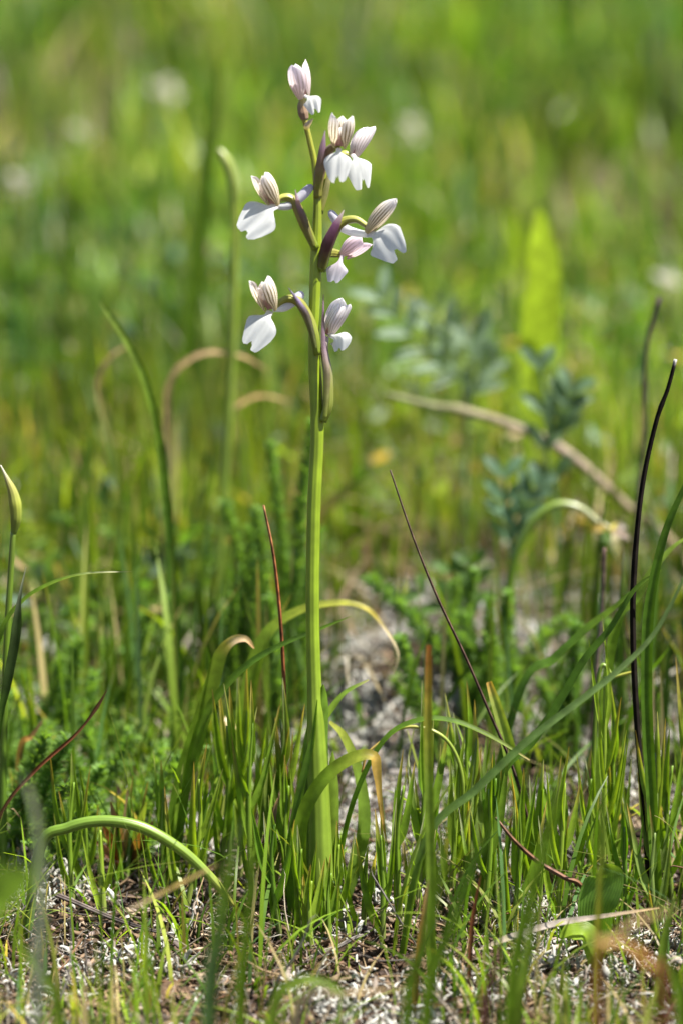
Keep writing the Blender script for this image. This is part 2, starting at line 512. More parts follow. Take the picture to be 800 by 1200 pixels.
flower('striped flower with a pointed hood leaning out to the right', (430, 273, -.35), (.5, .80, .12), (.86, -.25, .42), 1.1, .23,
       [(430, 273, -.4), (446, 278, -.6), (467, 303, -.7)], spur=[(431, 275, -.2), (414, 272, -.05), (400, 265, .15), (386, 247, .25)],
       ovary=[(377, 318, -.05), (383, 292, -.15), (392, 270, -.2), (401, 260, -.2), (416, 257, -.25), (430, 265, -.3)],
       bract=[(376, 314, -.22), (383, 286, -.36), (393, 265, -.38), (403, 246, -.3)], bw=.24, lip_half=.43, lip_W=(.92, .36, .2), fold=.1, notch=.2, npos=.12, seed=3, opening=.7,
       ovc=[(0, GREEN), (.3, (.15, .07, .08)), (.45, (.25, .17, .06)), (.6, YELLOW), (1, (.6, .6, .18))],
       brc=[(0, (.2, .2, .06)), (.25, (.13, .06, .08)), (.7, (.24, .10, .22)), (1, (.7, .62, .72))])
flower('pink flushed flower hanging behind the pointed hooded one', (402, 300, .7), (.62, .62, .1), (-.2, -.7, .5), .74, .27,
       [(400, 299, .5), (395, 312, .35), (390, 331, .3)], lip_half=.24, lip_W=(.95, .2, .2), fold=.5, notch=.05, opening=.3, pale=1, pink=1,
       lip_col=((0, (.80, .70, .80)), (1, (.76, .74, .84))), ovary=[(372, 318, .3), (382, 298, .6), (394, 297, .75), (402, 300, .75)], seed=5, flare=0)
flower('lowest flower on the left with a wide pink throat', (318, 364, -.45), (-.28, .93, .25), (-.28, -.05, .96), .92, .31,
       [(317, 364, -.55), (309, 377, -.75), (290, 408, -.85)], spur=[(320, 362, -.25), (333, 360, -.15), (345, 352, -.1), (355, 343, 0)],
       ovary=[(372, 416, -.15), (367, 388, -.2), (357, 364, -.22), (347, 352, -.25), (334, 351, -.3), (321, 360, -.35)],
       bract=[(370, 408, -.3), (361, 372, -.4), (351, 355, -.4), (338, 337, -.35)], lip_half=.36, lip_W=(.88, -.35, .15), fold=.15, seed=6, opening=.6,
       brc=[(0, (.2, .24, .06)), (.4, (.2, .16, .16)), (.75, (.26, .2, .42)), (1, (.42, .38, .62))])
flower('lowest flower on the right, seen from behind its hood', (384, 393, .25), (.3, .94, .1), (.75, -.1, -.2), 1.0, .26,
       [(384, 391, .1), (394, 397, -.05), (397, 412, -.05)], lip_half=.26, lip_W=(.8, .25, .4), fold=.8, opening=.5, pale=1, seed=7,
       ovary=[(378, 494, -.1), (384, 474, -.12), (384, 440, -.1), (380, 412, .05), (382, 395, .2)],
       bract=[(381, 488, -.3), (384, 440, -.32), (379, 400, -.2), (379, 345, .05)], notch=.2,
       ovc=[(0, GREEN), (.4, (.24, .26, .06)), (.8, (.3, .24, .2)), (1, (.6, .5, .5))], brc=[(0, (.3, .36, .07)), (.3, (.38, .34, .2)), (.6, (.45, .32, .42)), (1, (.3, .18, .3))])

def oleaf(pts, wid, col, face=(0, -1, .3), fold=.3, twist=0, n=34, label=None):
    mb = MB(); blade(mb, pts, wid, n=n, face=face, fold=fold, twist=twist, col=col, cols=7)
    o = mb.build('leaf', M_LEAF, orchid)
    if label: o['label'] = label
LG = (.2, .31, .025)
# sheath that wraps the lower stem and ends in a point
mb = MB(); blade(mb, [PO(376, 1092, -.05), PO(373, 1000, -.12), PO(371, 930, -.12), PO(371, 880, -.1), PO(375, 835, -.1), PO(379, 802, -.1)], [(0, .74), (.3, .7), (.6, .58), (.82, .42), (.93, .24), (1, .02)],
      n=40, face=(0.1, -1, .1), fold=-.85, cols=11, col=[(0, (.2, .3, .06)), (.5, (.15, .27, .04)), (1, (.17, .29, .03))]); mb.build('sheath', M_LEAF, orchid)
mb = MB(); blade(mb, [PO(385, 1080, .1), PO(391, 1000, .1), PO(393, 930, .1), PO(390, 880, .12)], [(0, .4), (.5, .36), (.9, .2), (1, .03)], n=24, face=(.6, -.8, .1), fold=-.5, cols=7,
      col=[(0, LG), (1, (.2, .3, .04))]); mb.build('sheath', M_LEAF, orchid)
oleaf([PO(366, 1092, -.45), PO(352, 1020, -.6), PO(354, 960, -.75), PO(378, 915, -.9), PO(410, 890, -.95), PO(436, 886, -.95), PO(441, 905, -.95), PO(446, 950, -.9), PO(452, 985, -.85)],
      [(0, .3), (.3, .32), (.5, .3), (.65, .25), (.74, .22), (.8, .14), (.9, .09), (1, .02)], [(0, (.15, .26, .02)), (.4, (.2, .31, .025)), (.55, (.3, .36, .04)), (.66, (.55, .36, .09)), (1, (.55, .33, .11))],
      face=(.15, -.8, .6), fold=.35, label='broad leaf whose tip has dried to orange straw')
oleaf([PO(344, 1090, -.3), PO(342, 1000, -.4), PO(352, 930, -.4), PO(366, 870, -.3), PO(372, 820, -.25)], [(0, .22), (.3, .26), (.7, .18), (1, .02)], [(0, (.08, .17, .015)), (1, (.13, .24, .02))], face=(-.5, -.8, .3))
oleaf([PO(394, 1085, .3), PO(402, 1000, .1), PO(420, 930, 0), PO(452, 868, -.1), PO(490, 846, -.15), PO(530, 846, -.2), PO(575, 864, -.3), PO(620, 891, -.4)],
      [(0, .2), (.3, .24), (.6, .2), (.85, .13), (1, .04)], [(0, (.11, .22, .02)), (.7, (.13, .24, .025)), (.95, (.22, .28, .05)), (1, (.45, .35, .15))], face=(-.5, -.3, .8), fold=.6, label='long narrow leaf arching over to the right')
oleaf([PO(388, 1090, 1.0), PO(410, 1035, 1.1), PO(425, 970, 1.2), PO(420, 910, 1.3), PO(403, 865, 1.3), PO(386, 846, 1.3)], [(0, .22), (.4, .34), (.8, .26), (1, .1)],
      [(0, (.14, .25, .03)), (.6, (.17, .27, .035)), (1, (.4, .42, .06))], face=(.35, -.6, .75), fold=.3)
oleaf([PO(376, 850, .1), PO(388, 832, .25), PO(405, 812, .3), PO(432, 797, .3)], [(0, .16), (.4, .18), (.85, .11), (1, .06)], [(0, LG), (.8, (.2, .32, .05)), (1, (.45, .42, .2))], face=(0, -.5, .9), fold=.4, n=16)

# ------------------------------------------------------------------ single plants and stalks one can pick out
C = dict(green=(.14, .24, .02), deep=(.08, .165, .018), blue=(.10, .18, .07), light=(.2, .3, .04), yellow=(.4, .36, .05), tan=(.55, .38, .17), straw=(.52, .42, .27),
         brown=(.16, .075, .03), red=(.27, .085, .03), dark=(.016, .012, .010), grey=(.3, .27, .25), orange=(.5, .25, .05), sage=(.19, .27, .19))

def cl(*names):
    n = len(names)
    return [(i / max(1, n - 1), C[k] if isinstance(k, str) else k) for i, k in enumerate(names)]

def single(name, label, cat, y, base, pts, wpx, col, kind='blade', mat=None, face=(0, -1, .4), fold=.35, twist=0.0, n=34, group=None, prof=None, sides=8, grounded=True, dy=None):
    """a lone blade or stalk through photo pixels at depth y; base = column where it leaves the ground"""
    k = pxcm(y)
    m = len(pts)
    path = [P(px, py, y + (dy[i] if dy else 0)) for i, (px, py) in enumerate(pts)]
    if grounded:
        path = [G(base, y)] + path
    wcm = wpx * k
    mb = MB()
    if kind == 'blade':
        blade(mb, path, prof or [(0, wcm * .8), (.3, wcm), (.65, wcm * .8), (.9, wcm * .4), (1, wcm * .06)], n=n, face=face, fold=fold, twist=twist, col=col)
    else:
        r = wcm / 2
        tube(mb, path, prof or [(0, r * 1.1), (.7, r * .9), (1, r * .55)], n=n, sides=sides, col=col)
    o = mb.build(name, mat or (M_LEAF if kind == 'blade' else M_STEM), origin=path[0])
    return tag(o, label, cat, group)

# bud on its stalk, far left
bt = thing('bud_stalk', G(4, 2), 'slender green stalk with a pointed yellow green bud at the left edge', 'plant')
mb = MB(); tube(mb, [G(4, 2), P(4, 900, 2), P(8, 760, 2), P(13, 670, 2), P(16, 622, 2)], [(0, .1), (1, .062)], n=30, col=cl('deep', 'green', 'light')); mb.build('stalk', M_STEM, bt)
mb = MB(); tube(mb, [P(16, 626, 2), P(19, 605, 2), P(16, 580, 2), P(9, 562, 2), P(1, 545, 2)], [(0, .06), (.2, .13), (.4, .15), (.65, .09), (.85, .035), (1, .01)], n=26, sides=10, ridge=.05,
              col=[(0, (.2, .3, .04)), (.4, (.36, .40, .06)), (.7, (.45, .42, .12)), (1, (.75, .7, .6))]); mb.build('bud', M_STEM, bt)
single('arching_leaf', 'thin dark green leaf arching to a pale tip across the bud stalk', 'leaf', 1.2, -30, [(-20, 850), (2, 745), (28, 705), (62, 684), (100, 673), (155, 670)], 8.5, cl('deep', 'deep', 'green', 'green', 'light', (.6, .58, .4)), fold=.6, face=(0, -.4, .9))
single('grass_spikelet', 'dark folded grass spikelet with pale awn beside the bud stalk', 'grass', .6, -12, [(-6, 960), (0, 850), (8, 800), (17, 750), (23, 700), (31, 664)], 12, cl('deep', 'deep', (.04, .07, .02), (.05, .08, .03), (.4, .42, .36)),
       prof=[(0, .05), (.3, .07), (.5, .22), (.72, .24), (.82, .1), (.9, .05), (1, .012)], fold=.8, face=(.3, -1, 0))
single('tall_grass_leaf', 'tall curved green blade with blunt tip leaning left, left of the orchid', 'grass blade', 11, 218, [(212, 800), (203, 680), (193, 560), (178, 470), (152, 405), (118, 354)], 15, cl('deep', 'deep', 'deep', 'green', 'light', 'light'),
       prof=[(0, .18), (.4, .25), (.85, .22), (.97, .16), (1, .08)])
# nodding scape
ns_ = thing('nodding_stalk', G(248, 20), 'tall pale green stalk with a nodding yellow green bud behind the left flowers', 'plant')
mb = MB(); tube(mb, [G(248, 20), P(256, 680, 20), P(268, 500, 20), P(274, 380, 20), P(276, 260, 20), P(274, 222, 20)], [(0, .14), (1, .1)], n=36, col=cl('light', 'light', (.28, .38, .05), (.32, .4, .06))); mb.build('stalk', M_STEM, ns_)
mb = MB(); tube(mb, [P(275, 250, 20), P(275, 222, 20), P(270, 198, 20), P(262, 182, 20), P(256, 174, 20)], [(0, .08), (.3, .17), (.6, .16), (.85, .09), (1, .03)], n=20, col=cl('light', (.34, .42, .08), (.4, .44, .14))); mb.build('bud', M_STEM, ns_)
single('tall_grass_leaf', 'tall blurred broad green stalk rising far behind the nodding bud', 'grass blade', 38, 205, [(208, 560), (222, 400), (236, 260), (248, 150), (256, 72)], 24, cl('light', 'green', 'green', 'green', 'light'), prof=[(0, .6), (.6, .6), (.9, .45), (1, .1)])
single('tan_tipped_leaf', 'broad green leaf with a bent tan tip, left of the red brown stalk', 'leaf', 2.4, 192, [(200, 985), (212, 920), (228, 865), (246, 805), (257, 768), (272, 751), (288, 749), (298, 760)], 24,
       [(0, C['deep']), (.35, C['green']), (.62, (.2, .28, .03)), (.7, (.5, .42, .1)), (.76, (.72, .55, .36)), (1, (.6, .36, .16))], prof=[(0, .4), (.3, .5), (.6, .36), (.72, .24), (.85, .17), (.95, .1), (1, .03)], fold=.45, face=(.45, -.9, .3), n=44)
single('arching_leaf', 'thin dark leaf arching from low left up behind the orchid stem', 'leaf', 1.6, 200, [(212, 960), (226, 880), (246, 830), (285, 785), (330, 757), (375, 738), (412, 722)], 11, cl('deep', 'green', 'green', 'deep', 'deep', 'green'), fold=.7, face=(.3, -.5, .8), n=40)
single('arching_leaf', 'yellowing leaf arching behind the orchid stem to a drooping straw tip', 'leaf', 5.5, 283, [(285, 880), (292, 810), (312, 748), (350, 718), (395, 708), (428, 714), (450, 737), (466, 766), (461, 790)], 15,
       [(0, C['green']), (.35, (.2, .3, .03)), (.6, (.38, .38, .05)), (.72, (.5, .4, .08)), (.78, (.7, .58, .38)), (1, (.62, .5, .36))], prof=[(0, .36), (.25, .42), (.5, .26), (.7, .17), (.8, .1), (1, .03)], fold=.5, face=(.1, -.5, .85), n=50)
single('dry_stalk', 'upright red brown dry stalk just left of the orchid stem', 'stalk', 1.8, 336, [(335, 1000), (334, 860), (331, 760), (322, 660), (309, 592)], 4.8, cl('brown', 'brown', 'red', (.35, .12, .04), (.42, .2, .09)), kind='tube', mat=M_TWIG)
single('arching_leaf', 'thick round green leaf arching low over the ground at lower left', 'leaf', -.6, 30, [(48, 992), (80, 970), (120, 962), (165, 969), (210, 994), (245, 1026), (277, 1064)], 14, cl('deep', 'green', (.16, .27, .03), (.18, .29, .03), (.18, .28, .03), 'light', (.4, .36, .08)), kind='tube', n=44, sides=12,
       prof=[(0, .12), (.2, .13), (.6, .14), (.9, .11), (1, .03)])
single('dry_stalk', 'brown dry stalk leaning over the feathery plant on the left', 'stalk', 1.0, -45, [(0, 957), (40, 905), (88, 862), (112, 832), (126, 808)], 7, cl('brown', 'brown', 'red', 'brown', 'brown'), kind='blade', mat=M_DRY, prof=[(0, .08), (.5, .09), (.7, .06), (.82, .1), (.9, .06), (1, .012)], fold=.8)
single('dry_grass_leaf', 'short orange tan blade tip above the feathery plant', 'grass blade', 5, 20, [(24, 882), (38, 862), (52, 842)], 8, cl('green', 'orange', 'tan'), mat=M_DRY)
single('dry_shoot', 'stubby yellow shoot with straw top behind the tan tipped leaf', 'shoot', 7.5, 282, [(281, 960), (276, 900), (270, 862), (263, 842)], 19, [(0, C['green']), (.4, C['yellow']), (.7, (.66, .5, .18)), (1, (.72, .56, .34))], kind='tube', prof=[(0, .12), (.5, .19), (.8, .2), (.92, .14), (1, .09)])
single('dry_stick', 'bare black stick with its broken tip painted sunlit white at the right edge', 'stick', .8, 762, [(757, 985), (746, 850), (741, 740), (743, 660), (752, 570), (768, 495), (782, 455), (791, 421)], 8.5, [(0, (.06, .035, .025)), (.1, C['dark']), (.97, C['dark']), (.985, (.5, .48, .45)), (1, (.7, .68, .62))],  # sunlight on the top end is put into the colour as a pale tip
       kind='tube', mat=M_BLACK, n=70, prof=[(0, .085), (.2, .075), (.4, .068), (.5, .072), (.55, .06), (.78, .052), (.8, .06), (.84, .048), (1, .042)])
single('dry_stalk', 'blurred purple brown stem behind the black stick', 'stalk', 15, 728, [(729, 900), (733, 760), (742, 640), (750, 560), (755, 500), (754, 460), (758, 400), (772, 348)], 9, cl('brown', (.12, .07, .06), (.14, .09, .08), (.1, .07, .06), (.14, .1, .09)), kind='tube', mat=M_TWIG, n=40,
       prof=[(0, .1), (.55, .07), (.7, .06), (.76, .1), (.8, .055), (1, .07)])
single('dry_stalk', 'thin straight dark stalk leaning left, right of the orchid stem', 'stalk', 1.0, 640, [(628, 1000), (602, 905), (573, 835), (545, 770), (512, 700), (484, 630), (457, 551)], 3.6, cl('brown', (.06, .035, .03), (.1, .055, .04), (.12, .07, .05), (.16, .11, .08)), kind='tube', mat=M_TWIG, n=50)
single('twig', 'red brown twig lying slanted under the thin dark stalk', 'twig', -1.5, 700, [(684, 1045), (660, 1028), (630, 1010), (602, 985), (580, 958)], 6, cl('brown', 'brown', (.2, .1, .07), 'brown', (.25, .14, .1)), kind='tube', mat=M_TWIG)
single('twig', 'grey weathered twig lying level right of the orchid stem', 'twig', 7.0, 440, [(455, 906), (495, 905), (540, 908), (566, 904)], 8, cl('grey', (.2, .18, .17), (.4, .38, .36), 'grey'), kind='tube', mat=M_TWIG, grounded=False, dy=None)
single('twig', 'dark forked twig lying under the low arching leaf', 'twig', -1.6, 60, [(65, 1048), (90, 1058), (130, 1075), (170, 1088), (205, 1096)], 6, cl((.12, .09, .08), (.2, .16, .14), (.07, .05, .045), (.12, .1, .09)), kind='tube', mat=M_TWIG, grounded=False)
single('straw', 'pale grey straw lying across the ground at lower right', 'straw', -3.0, 545, [(560, 1113), (600, 1098), (650, 1083), (700, 1075), (772, 1064)], 11, cl('straw', (.5, .43, .36), (.55, .48, .42), (.42, .35, .28), 'tan'), mat=M_DRY, grounded=False, face=(0, -.6, .8), prof=[(0, .05), (.2, .17), (.6, .16), (.9, .08), (1, .03)])
single('rush_leaf', 'long grey green leaf crossing the right side up to the edge', 'leaf', -2.5, 468, [(500, 985), (560, 925), (620, 868), (680, 822), (730, 782), (770, 738), (806, 668)], 17, cl('green', (.13, .22, .06), (.13, .22, .06), (.15, .24, .08), (.18, .27, .1), (.2, .3, .12)), prof=[(0, .18), (.3, .22), (.7, .16), (1, .07)], fold=.6, face=(-.4, -.7, .6), n=44)
single('broad_grass_leaf', 'tall dark green strap blade standing at the right edge', 'grass blade', .2, 772, [(764, 960), (757, 830), (758, 735), (765, 680), (780, 620), (806, 560)], 14, cl('green', (.09, .18, .02), 'deep', 'deep', 'deep'), prof=[(0, .26), (.5, .26), (.8, .18), (1, .1)], fold=.55, n=40)
single('broad_grass_leaf', 'dark blurred blade slanting up behind the black stick', 'grass blade', 4, 560, [(612, 812), (650, 775), (690, 738), (722, 712), (742, 690)], 20, cl('deep', 'deep', 'deep', 'green', 'deep'), face=(-.6, -.3, .8), fold=.5)
single('broad_grass_leaf', 'dark green blade slanting up right below the blurred one', 'grass blade', .6, 560, [(585, 920), (625, 870), (655, 826), (685, 775), (715, 738), (745, 690), (775, 668)], 13, cl('green', 'deep', 'deep', 'deep', 'deep', 'green'), face=(-.5, -.6, .5), fold=.6, n=40)
single('grass_leaf', 'shiny blade end catching white light right of the black stick', 'grass blade', 3.5, 690, [(715, 760), (745, 702), (765, 668), (790, 640), (812, 626)], 13, cl('green', 'green', 'light', 'light'), face=(.2, -.3, .95), fold=.2)
single('yellow_stalk', 'thin yellow green stalk nearly level beside the black stick', 'stalk', 2, 690, [(700, 800), (720, 793), (746, 786)], 5, cl('green', 'light', 'yellow'), kind='tube', grounded=True)
single('cut_leaf', 'stout yellow green leaf with a cut orange tip by the thin dark stalk', 'leaf', 1.4, 628, [(615, 960), (602, 905), (588, 850), (572, 799)], 16, [(0, C['green']), (.6, (.22, .33, .05)), (.9, (.36, .42, .1)), (1, (.6, .35, .1))], prof=[(0, .3), (.6, .34), (.92, .22), (1, .14)], fold=.5)
single('grass_leaf', 'yellow green blade with a red tip standing right of the orchid', 'grass blade', -4.5, 505, [(504, 1010), (502, 920), (501, 840), (502, 756)], 11, cl('green', 'light', 'light', (.34, .32, .05), (.4, .14, .04)), prof=[(0, .2), (.6, .2), (.93, .15), (1, .1)])
single('yellow_stalk', 'thin yellow bowed stalk under the long arching orchid leaf', 'stalk', .8, 545, [(543, 960), (540, 905), (525, 870), (500, 854), (470, 853), (448, 868), (430, 884), (424, 905)], 4.6, [(0, C['green']), (.4, (.28, .36, .05)), (.7, (.5, .42, .1)), (1, (.55, .3, .1))], kind='tube', n=44)
single('twig', 'dark crooked twig lying against the foot of the orchid', 'twig', -.9, 350, [(352, 1090), (378, 1080), (400, 1078), (420, 1086), (446, 1092)], 8, cl((.1, .07, .06), (.3, .26, .23), (.14, .1, .09), (.09, .06, .05)), kind='tube', mat=M_TWIG, grounded=False, prof=[(0, .05), (.3, .08), (.6, .06), (.7, .1), (1, .05)])
single('twig', 'pale bent twig lying in front of the orchid foot', 'twig', -2.0, 350, [(352, 1132), (372, 1118), (395, 1110), (418, 1098), (430, 1096)], 6, cl('grey', (.45, .4, .34), 'grey', (.2, .16, .13)), kind='tube', mat=M_TWIG, grounded=False)
single('dead_leaf', 'curled brown dead leaf standing left of the orchid foot', 'leaf', .8, 318, [(314, 1060), (312, 1010), (318, 965), (326, 935)], 18, cl('brown', (.22, .11, .06), (.3, .18, .1), 'tan'), mat=M_DRY, fold=.9, prof=[(0, .2), (.4, .34), (.8, .2), (1, .03)])
single('dead_leaf', 'shrivelled brown sheath at the base of the orchid stem', 'leaf', -.5, 392, [(390, 1082), (398, 1060), (404, 1040)], 12, cl('brown', (.26, .15, .09), (.4, .28, .16)), mat=M_DRY, fold=.8)
single('dry_stalk', 'thin brown stalk with a pale joint, left of the black stick', 'stalk', 7, 690, [(692, 880), (698, 790), (704, 720), (708, 642)], 5.5, cl('brown', (.2, .13, .1), (.26, .2, .17), (.16, .1, .08)), kind='tube', mat=M_TWIG, prof=[(0, .08), (.45, .06), (.5, .09), (.55, .055), (1, .05)])
# mid distance
single('dry_reed', 'long pale dry stalk lying slanted across the grass at right', 'stalk', 22, 860, [(790, 640), (740, 598), (690, 552), (648, 521), (600, 499), (545, 482), (500, 474), (452, 462)], 19, cl((.5, .4, .25), (.52, .4, .24), 'straw', (.6, .48, .36), (.5, .42, .26), (.42, .42, .2), (.4, .42, .22)), kind='tube', mat=M_DRY, n=60,
       prof=[(0, .12), (.35, .14), (.52, .18), (.56, .13), (.75, .14), (.78, .16), (.82, .11), (1, .08)])
single('dry_curl', 'tan dry leaf curling in an arc behind the nodding stalk', 'leaf', 20, 190, [(196, 520), (200, 450), (222, 422), (252, 413), (285, 418), (314, 434)], 8.5, cl('light', 'tan', 'tan', (.62, .42, .22), 'tan', (.55, .3, .12)), mat=M_DRY, face=(0, -.7, .7))
single('dry_curl', 'short tan leaf bent over near the tall curved blade', 'leaf', 21, 145, [(138, 560), (118, 470), (119, 438), (132, 416), (156, 403)], 8, cl('green', 'light', 'tan', 'tan', 'tan'), mat=M_DRY, face=(0, -.7, .7))
single('dry_curl', 'orange tan leaf bent level, low behind the left flowers', 'leaf', 22, 255, [(262, 560), (270, 490), (288, 470), (312, 464), (342, 472)], 8, cl('light', 'light', 'tan', (.6, .38, .16), 'tan'), mat=M_DRY, face=(0, -.7, .7))
single('broad_leaf', 'broad bright green leaf standing far behind the right flowers', 'leaf', 28, 620, [(622, 440), (628, 400), (634, 320), (630, 244)], 58, cl('light', (.42, .58, .03), (.44, .6, .03), (.42, .58, .03)), prof=[(0, .5), (.3, 1.1), (.6, 1.5), (.85, 1.15), (.96, .55), (1, .1)], fold=.2, face=(.45, -.8, .55))
dr = thing('nodding_flower', G(590, 15), 'withered flower nodding on a bent pale stalk left of the black stick', 'flower')
mb = MB(); tube(mb, [G(590, 15), P(596, 690, 15), P(615, 625, 15), P(645, 594, 15), P(675, 594, 15), P(700, 612, 15), P(714, 620, 15)], [(0, .16), (.6, .11), (1, .08)], n=34, col=cl('green', 'green', 'light', (.4, .42, .22), (.42, .4, .25))); mb.build('stalk', M_STEM, dr)
for k, (ex, ey, cc) in enumerate([(728, 650, (.75, .66, .62)), (722, 655, (.7, .66, .5)), (738, 632, (.65, .5, .5)), (733, 618, (.7, .6, .6)), (700, 636, C['deep']), (688, 622, (.5, .36, .1)), (705, 650, C['deep'])]):
    mb = MB(); blade(mb, [P(714, 621, 15), P((714 + ex) / 2, (621 + ey) / 2 - 3, 14.8 - .1 * k), P(ex, ey, 14.9 - .1 * k)], [(0, .1), (.5, .26), (1, .04)], n=8, col=[(0, cc), (1, cc)]); mb.build('petal', M_LEAF, dr)

for lab, y, base, pts, wp, cc in [
    ('dark blurred blade leaning right, far left above the feathery plant', 24, 55, [(62, 690), (85, 590), (110, 500), (132, 440)], 10, cl('deep', 'deep', 'deep', 'green')),
    ('thin dark blade just left of the tall curved blade', 14, 148, [(148, 800), (152, 700), (158, 640)], 9, cl('green', 'green', 'light')),
    ('pale blurred blade standing between the tall curved blade and the nodding stalk', 30, 208, [(206, 560), (214, 500), (224, 440)], 18, cl('light', (.4, .44, .24), 'light')),
    ('upright blurred green blade near the left edge above the thin arching leaf', 20, 100, [(100, 660), (104, 560), (112, 470)], 12, cl('green', 'light', 'light')),
    ('short pale green blade behind the brown dry stalk', 12, 160, [(158, 860), (150, 790), (148, 720)], 10, cl('green', 'light', 'light')),
    ('slim blurred blade left of the tall dark feathery shoot', 16, 240, [(240, 780), (236, 690), (238, 600)], 8, cl('green', 'green', 'light')),
    ('leaning yellow green blade behind the orchid stem at mid height', 26, 330, [(372, 610), (400, 580), (432, 556), (465, 535)], 14, cl('orange', 'tan', 'light', 'light')),
    ('dark slanting blade in the blur at the upper right corner', 70, 560, [(560, 160), (620, 100), (700, 50), (790, 0)], 12, cl('green', 'green', 'green', 'light')),
]:
    single('blurred_grass_leaf', lab, 'grass blade', y, base, pts, wp, cc)
def seed_head(label, px, py, y, size):
    """pale dry flower head on a thin stalk, far out of focus"""
    t = thing('pale_flower_head', G(px, y), label, 'flower')
    c = P(px, py, y)
    mb = MB(); tube(mb, [G(px, y), G(px, y).lerp(c, .5) + Vector((.3, 0, 0)), c], [(0, .09), (1, .05)], n=12, sides=6, col=cl('green', 'light', 'straw')); mb.build('stalk', M_STEM, t)
    rr = random.Random(px)
    for k in range(11):
        d = Vector((rr.uniform(-1, 1), rr.uniform(-1, .6), rr.uniform(-.3, 1))).normalized()
        mb = MB(); blade(mb, [c, c + d * size * .5, c + d * size + Vector((0, 0, -.1 * size))], [(0, .1 * size), (.6, .55 * size), (1, .1 * size)], n=6, cols=3, col=[(0, (.6, .56, .4)), (1, (.74, .72, .64))], face=(rr.uniform(-1, 1), -.6, .8)); mb.build('petal', M_PETAL, t)
for lab, px, py, y, sz in [('blurred whitish flower head, upper left beyond the tall broad stalk', 188, 108, 120, 1.3), ('blurred pale disc of a flower head, upper right', 665, 130, 130, .9), ('blurred pale flower head close to the left edge', 26, 216, 80, .9),
                           ('small blurred pale flower head, lower of two at upper left', 92, 158, 105, .8), ('blurred cream flower head at the right edge above the black stick', 778, 330, 60, .7), ('small blurred pale flower head right of the top flowers', 482, 152, 110, 1.0)]:
    seed_head(lab, px, py, y, sz)
single('dry_curl', 'broad tan dead leaf blurred at the right edge', 'leaf', 85, 790, [(788, 330), (786, 280), (780, 230)], 34, cl('tan', 'straw', 'tan'), mat=M_DRY)
# broad oval leaf and clover-like leaf on the ground at lower right
single('oval_leaf', 'oval ribbed green leaf standing near the ground at lower right', 'leaf', -2.2, 700, [(698, 1095), (700, 1060), (712, 1030), (708, 1012)], 48, cl('green', (.12, .24, .03), (.15, .28, .05), 'light'), prof=[(0, .2), (.3, .75), (.6, .95), (.85, .7), (.97, .3), (1, .05)], fold=.3, face=(-.3, -1, .5))
single('oval_leaf', 'small round yellow green leaf lying below the oval ribbed leaf', 'leaf', -2.8, 700, [(690, 1100), (672, 1092), (655, 1098)], 34, cl('light', (.25, .38, .03), (.25, .38, .03)), prof=[(0, .1), (.3, .5), (.7, .55), (1, .06)], fold=.3, face=(0, -.6, .8))

# red-brown little rosette at lower left
ro = thing('red_rosette', G(150, 3), 'small seedling with red brown leaves behind the low arching leaf', 'seedling')
for k, (ex, ey, cc) in enumerate([(120, 965, 'red'), (130, 940, (.3, .16, .13)), (150, 925, (.3, .2, .12)), (172, 940, (.22, .28, .06)), (180, 962, (.3, .13, .1)), (112, 985, (.35, .15, .12)), (165, 975, 'brown')]):
    c0 = C[cc] if isinstance(cc, str) else cc
    mb = MB(); b0 = G(150, 3); tip = P(ex, ey, 3 + random.uniform(-.8, .5)); blade(mb, [b0, b0.lerp(tip, .5) + Vector((0, 0, .15)), tip], [(0, .08), (.6, .26), (1, .04)], n=10, col=[(0, c0), (1, tuple(x * 1.3 for x in c0))], face=(0, -.8, .5)); mb.build('leaf', M_LEAF, ro)

# ------------------------------------------------------------------ feathery plants
def frond_mesh(name, length, n_nodes, rad, seed, col, curve=1.0):
    """a soft bottle-brush frond: thin rachis with whorls of fine forked needles, grows along +Z"""
    r = random.Random(seed)
    mb = MB()
    pts = [Vector((0, 0, 0)), Vector((.08 * length * curve, 0, .35 * length)), Vector((.12 * length * curve, 0.02, .7 * length)), Vector((.26 * length * curve, 0, length))]
    path = smooth(pts, n_nodes)
    tube(mb, pts, [(0, .05), (1, .02)], n=10, sides=5, col=[(0, col), (1, col)])
    for i, p in enumerate(path):
        s = i / (n_nodes - 1)
        if s < .06: continue
        L0 = rad * (1 - .55 * s) * min(1, s * 4 + .25)
        for k in range(14):
            an = r.random() * 6.283
            d = Vector((math.cos(an), math.sin(an), r.uniform(.3, 1.0))).normalized()
            e = p + d * L0 * r.uniform(.7, 1.15)
            sd = d.cross(Vector((r.uniform(-1, 1), r.uniform(-1, 1), r.uniform(-1, 1)))).normalized() * .025
            b = r.uniform(.8, 1.25); c = tuple(x * b for x in col)
            q = [mb.add(p - sd * .6, 0, 0, c), mb.add(p + sd * .6, 1, 0, c), mb.add(p.lerp(e, .6) + sd + Vector((0, 0, .02)), 1, .6, c), mb.add(p.lerp(e, .6) - sd + Vector((0, 0, .02)), 0, .6, c), mb.add(e, .5, 1, c)]
            mb.f.append((q[0], q[1], q[2], q[3])); mb.f.append((q[3], q[2], q[4]))
            for f_ in (.45, .7):                               # little side lobes
                m0 = p.lerp(e, f_); e2 = m0 + (d + sd.normalized() * r.choice((-1, 1)) * .9).normalized() * L0 * .38
                q = [mb.add(m0 - sd * .5, 0, .5, c), mb.add(m0 + sd * .5, 1, .5, c), mb.add(e2, .5, 1, c)]
                mb.f.append(tuple(q))
    me = bpy.data.meshes.new(name)
    me.from_pydata([tuple(Vector(v) * CM) for v in mb.v], [], mb.f)
    finish(me, np.array(mb.uv, 'f'), np.array(mb.c, 'f'))
    me.materials.append(M_LEAF)
    return me
FC = (.22, .37, .09)
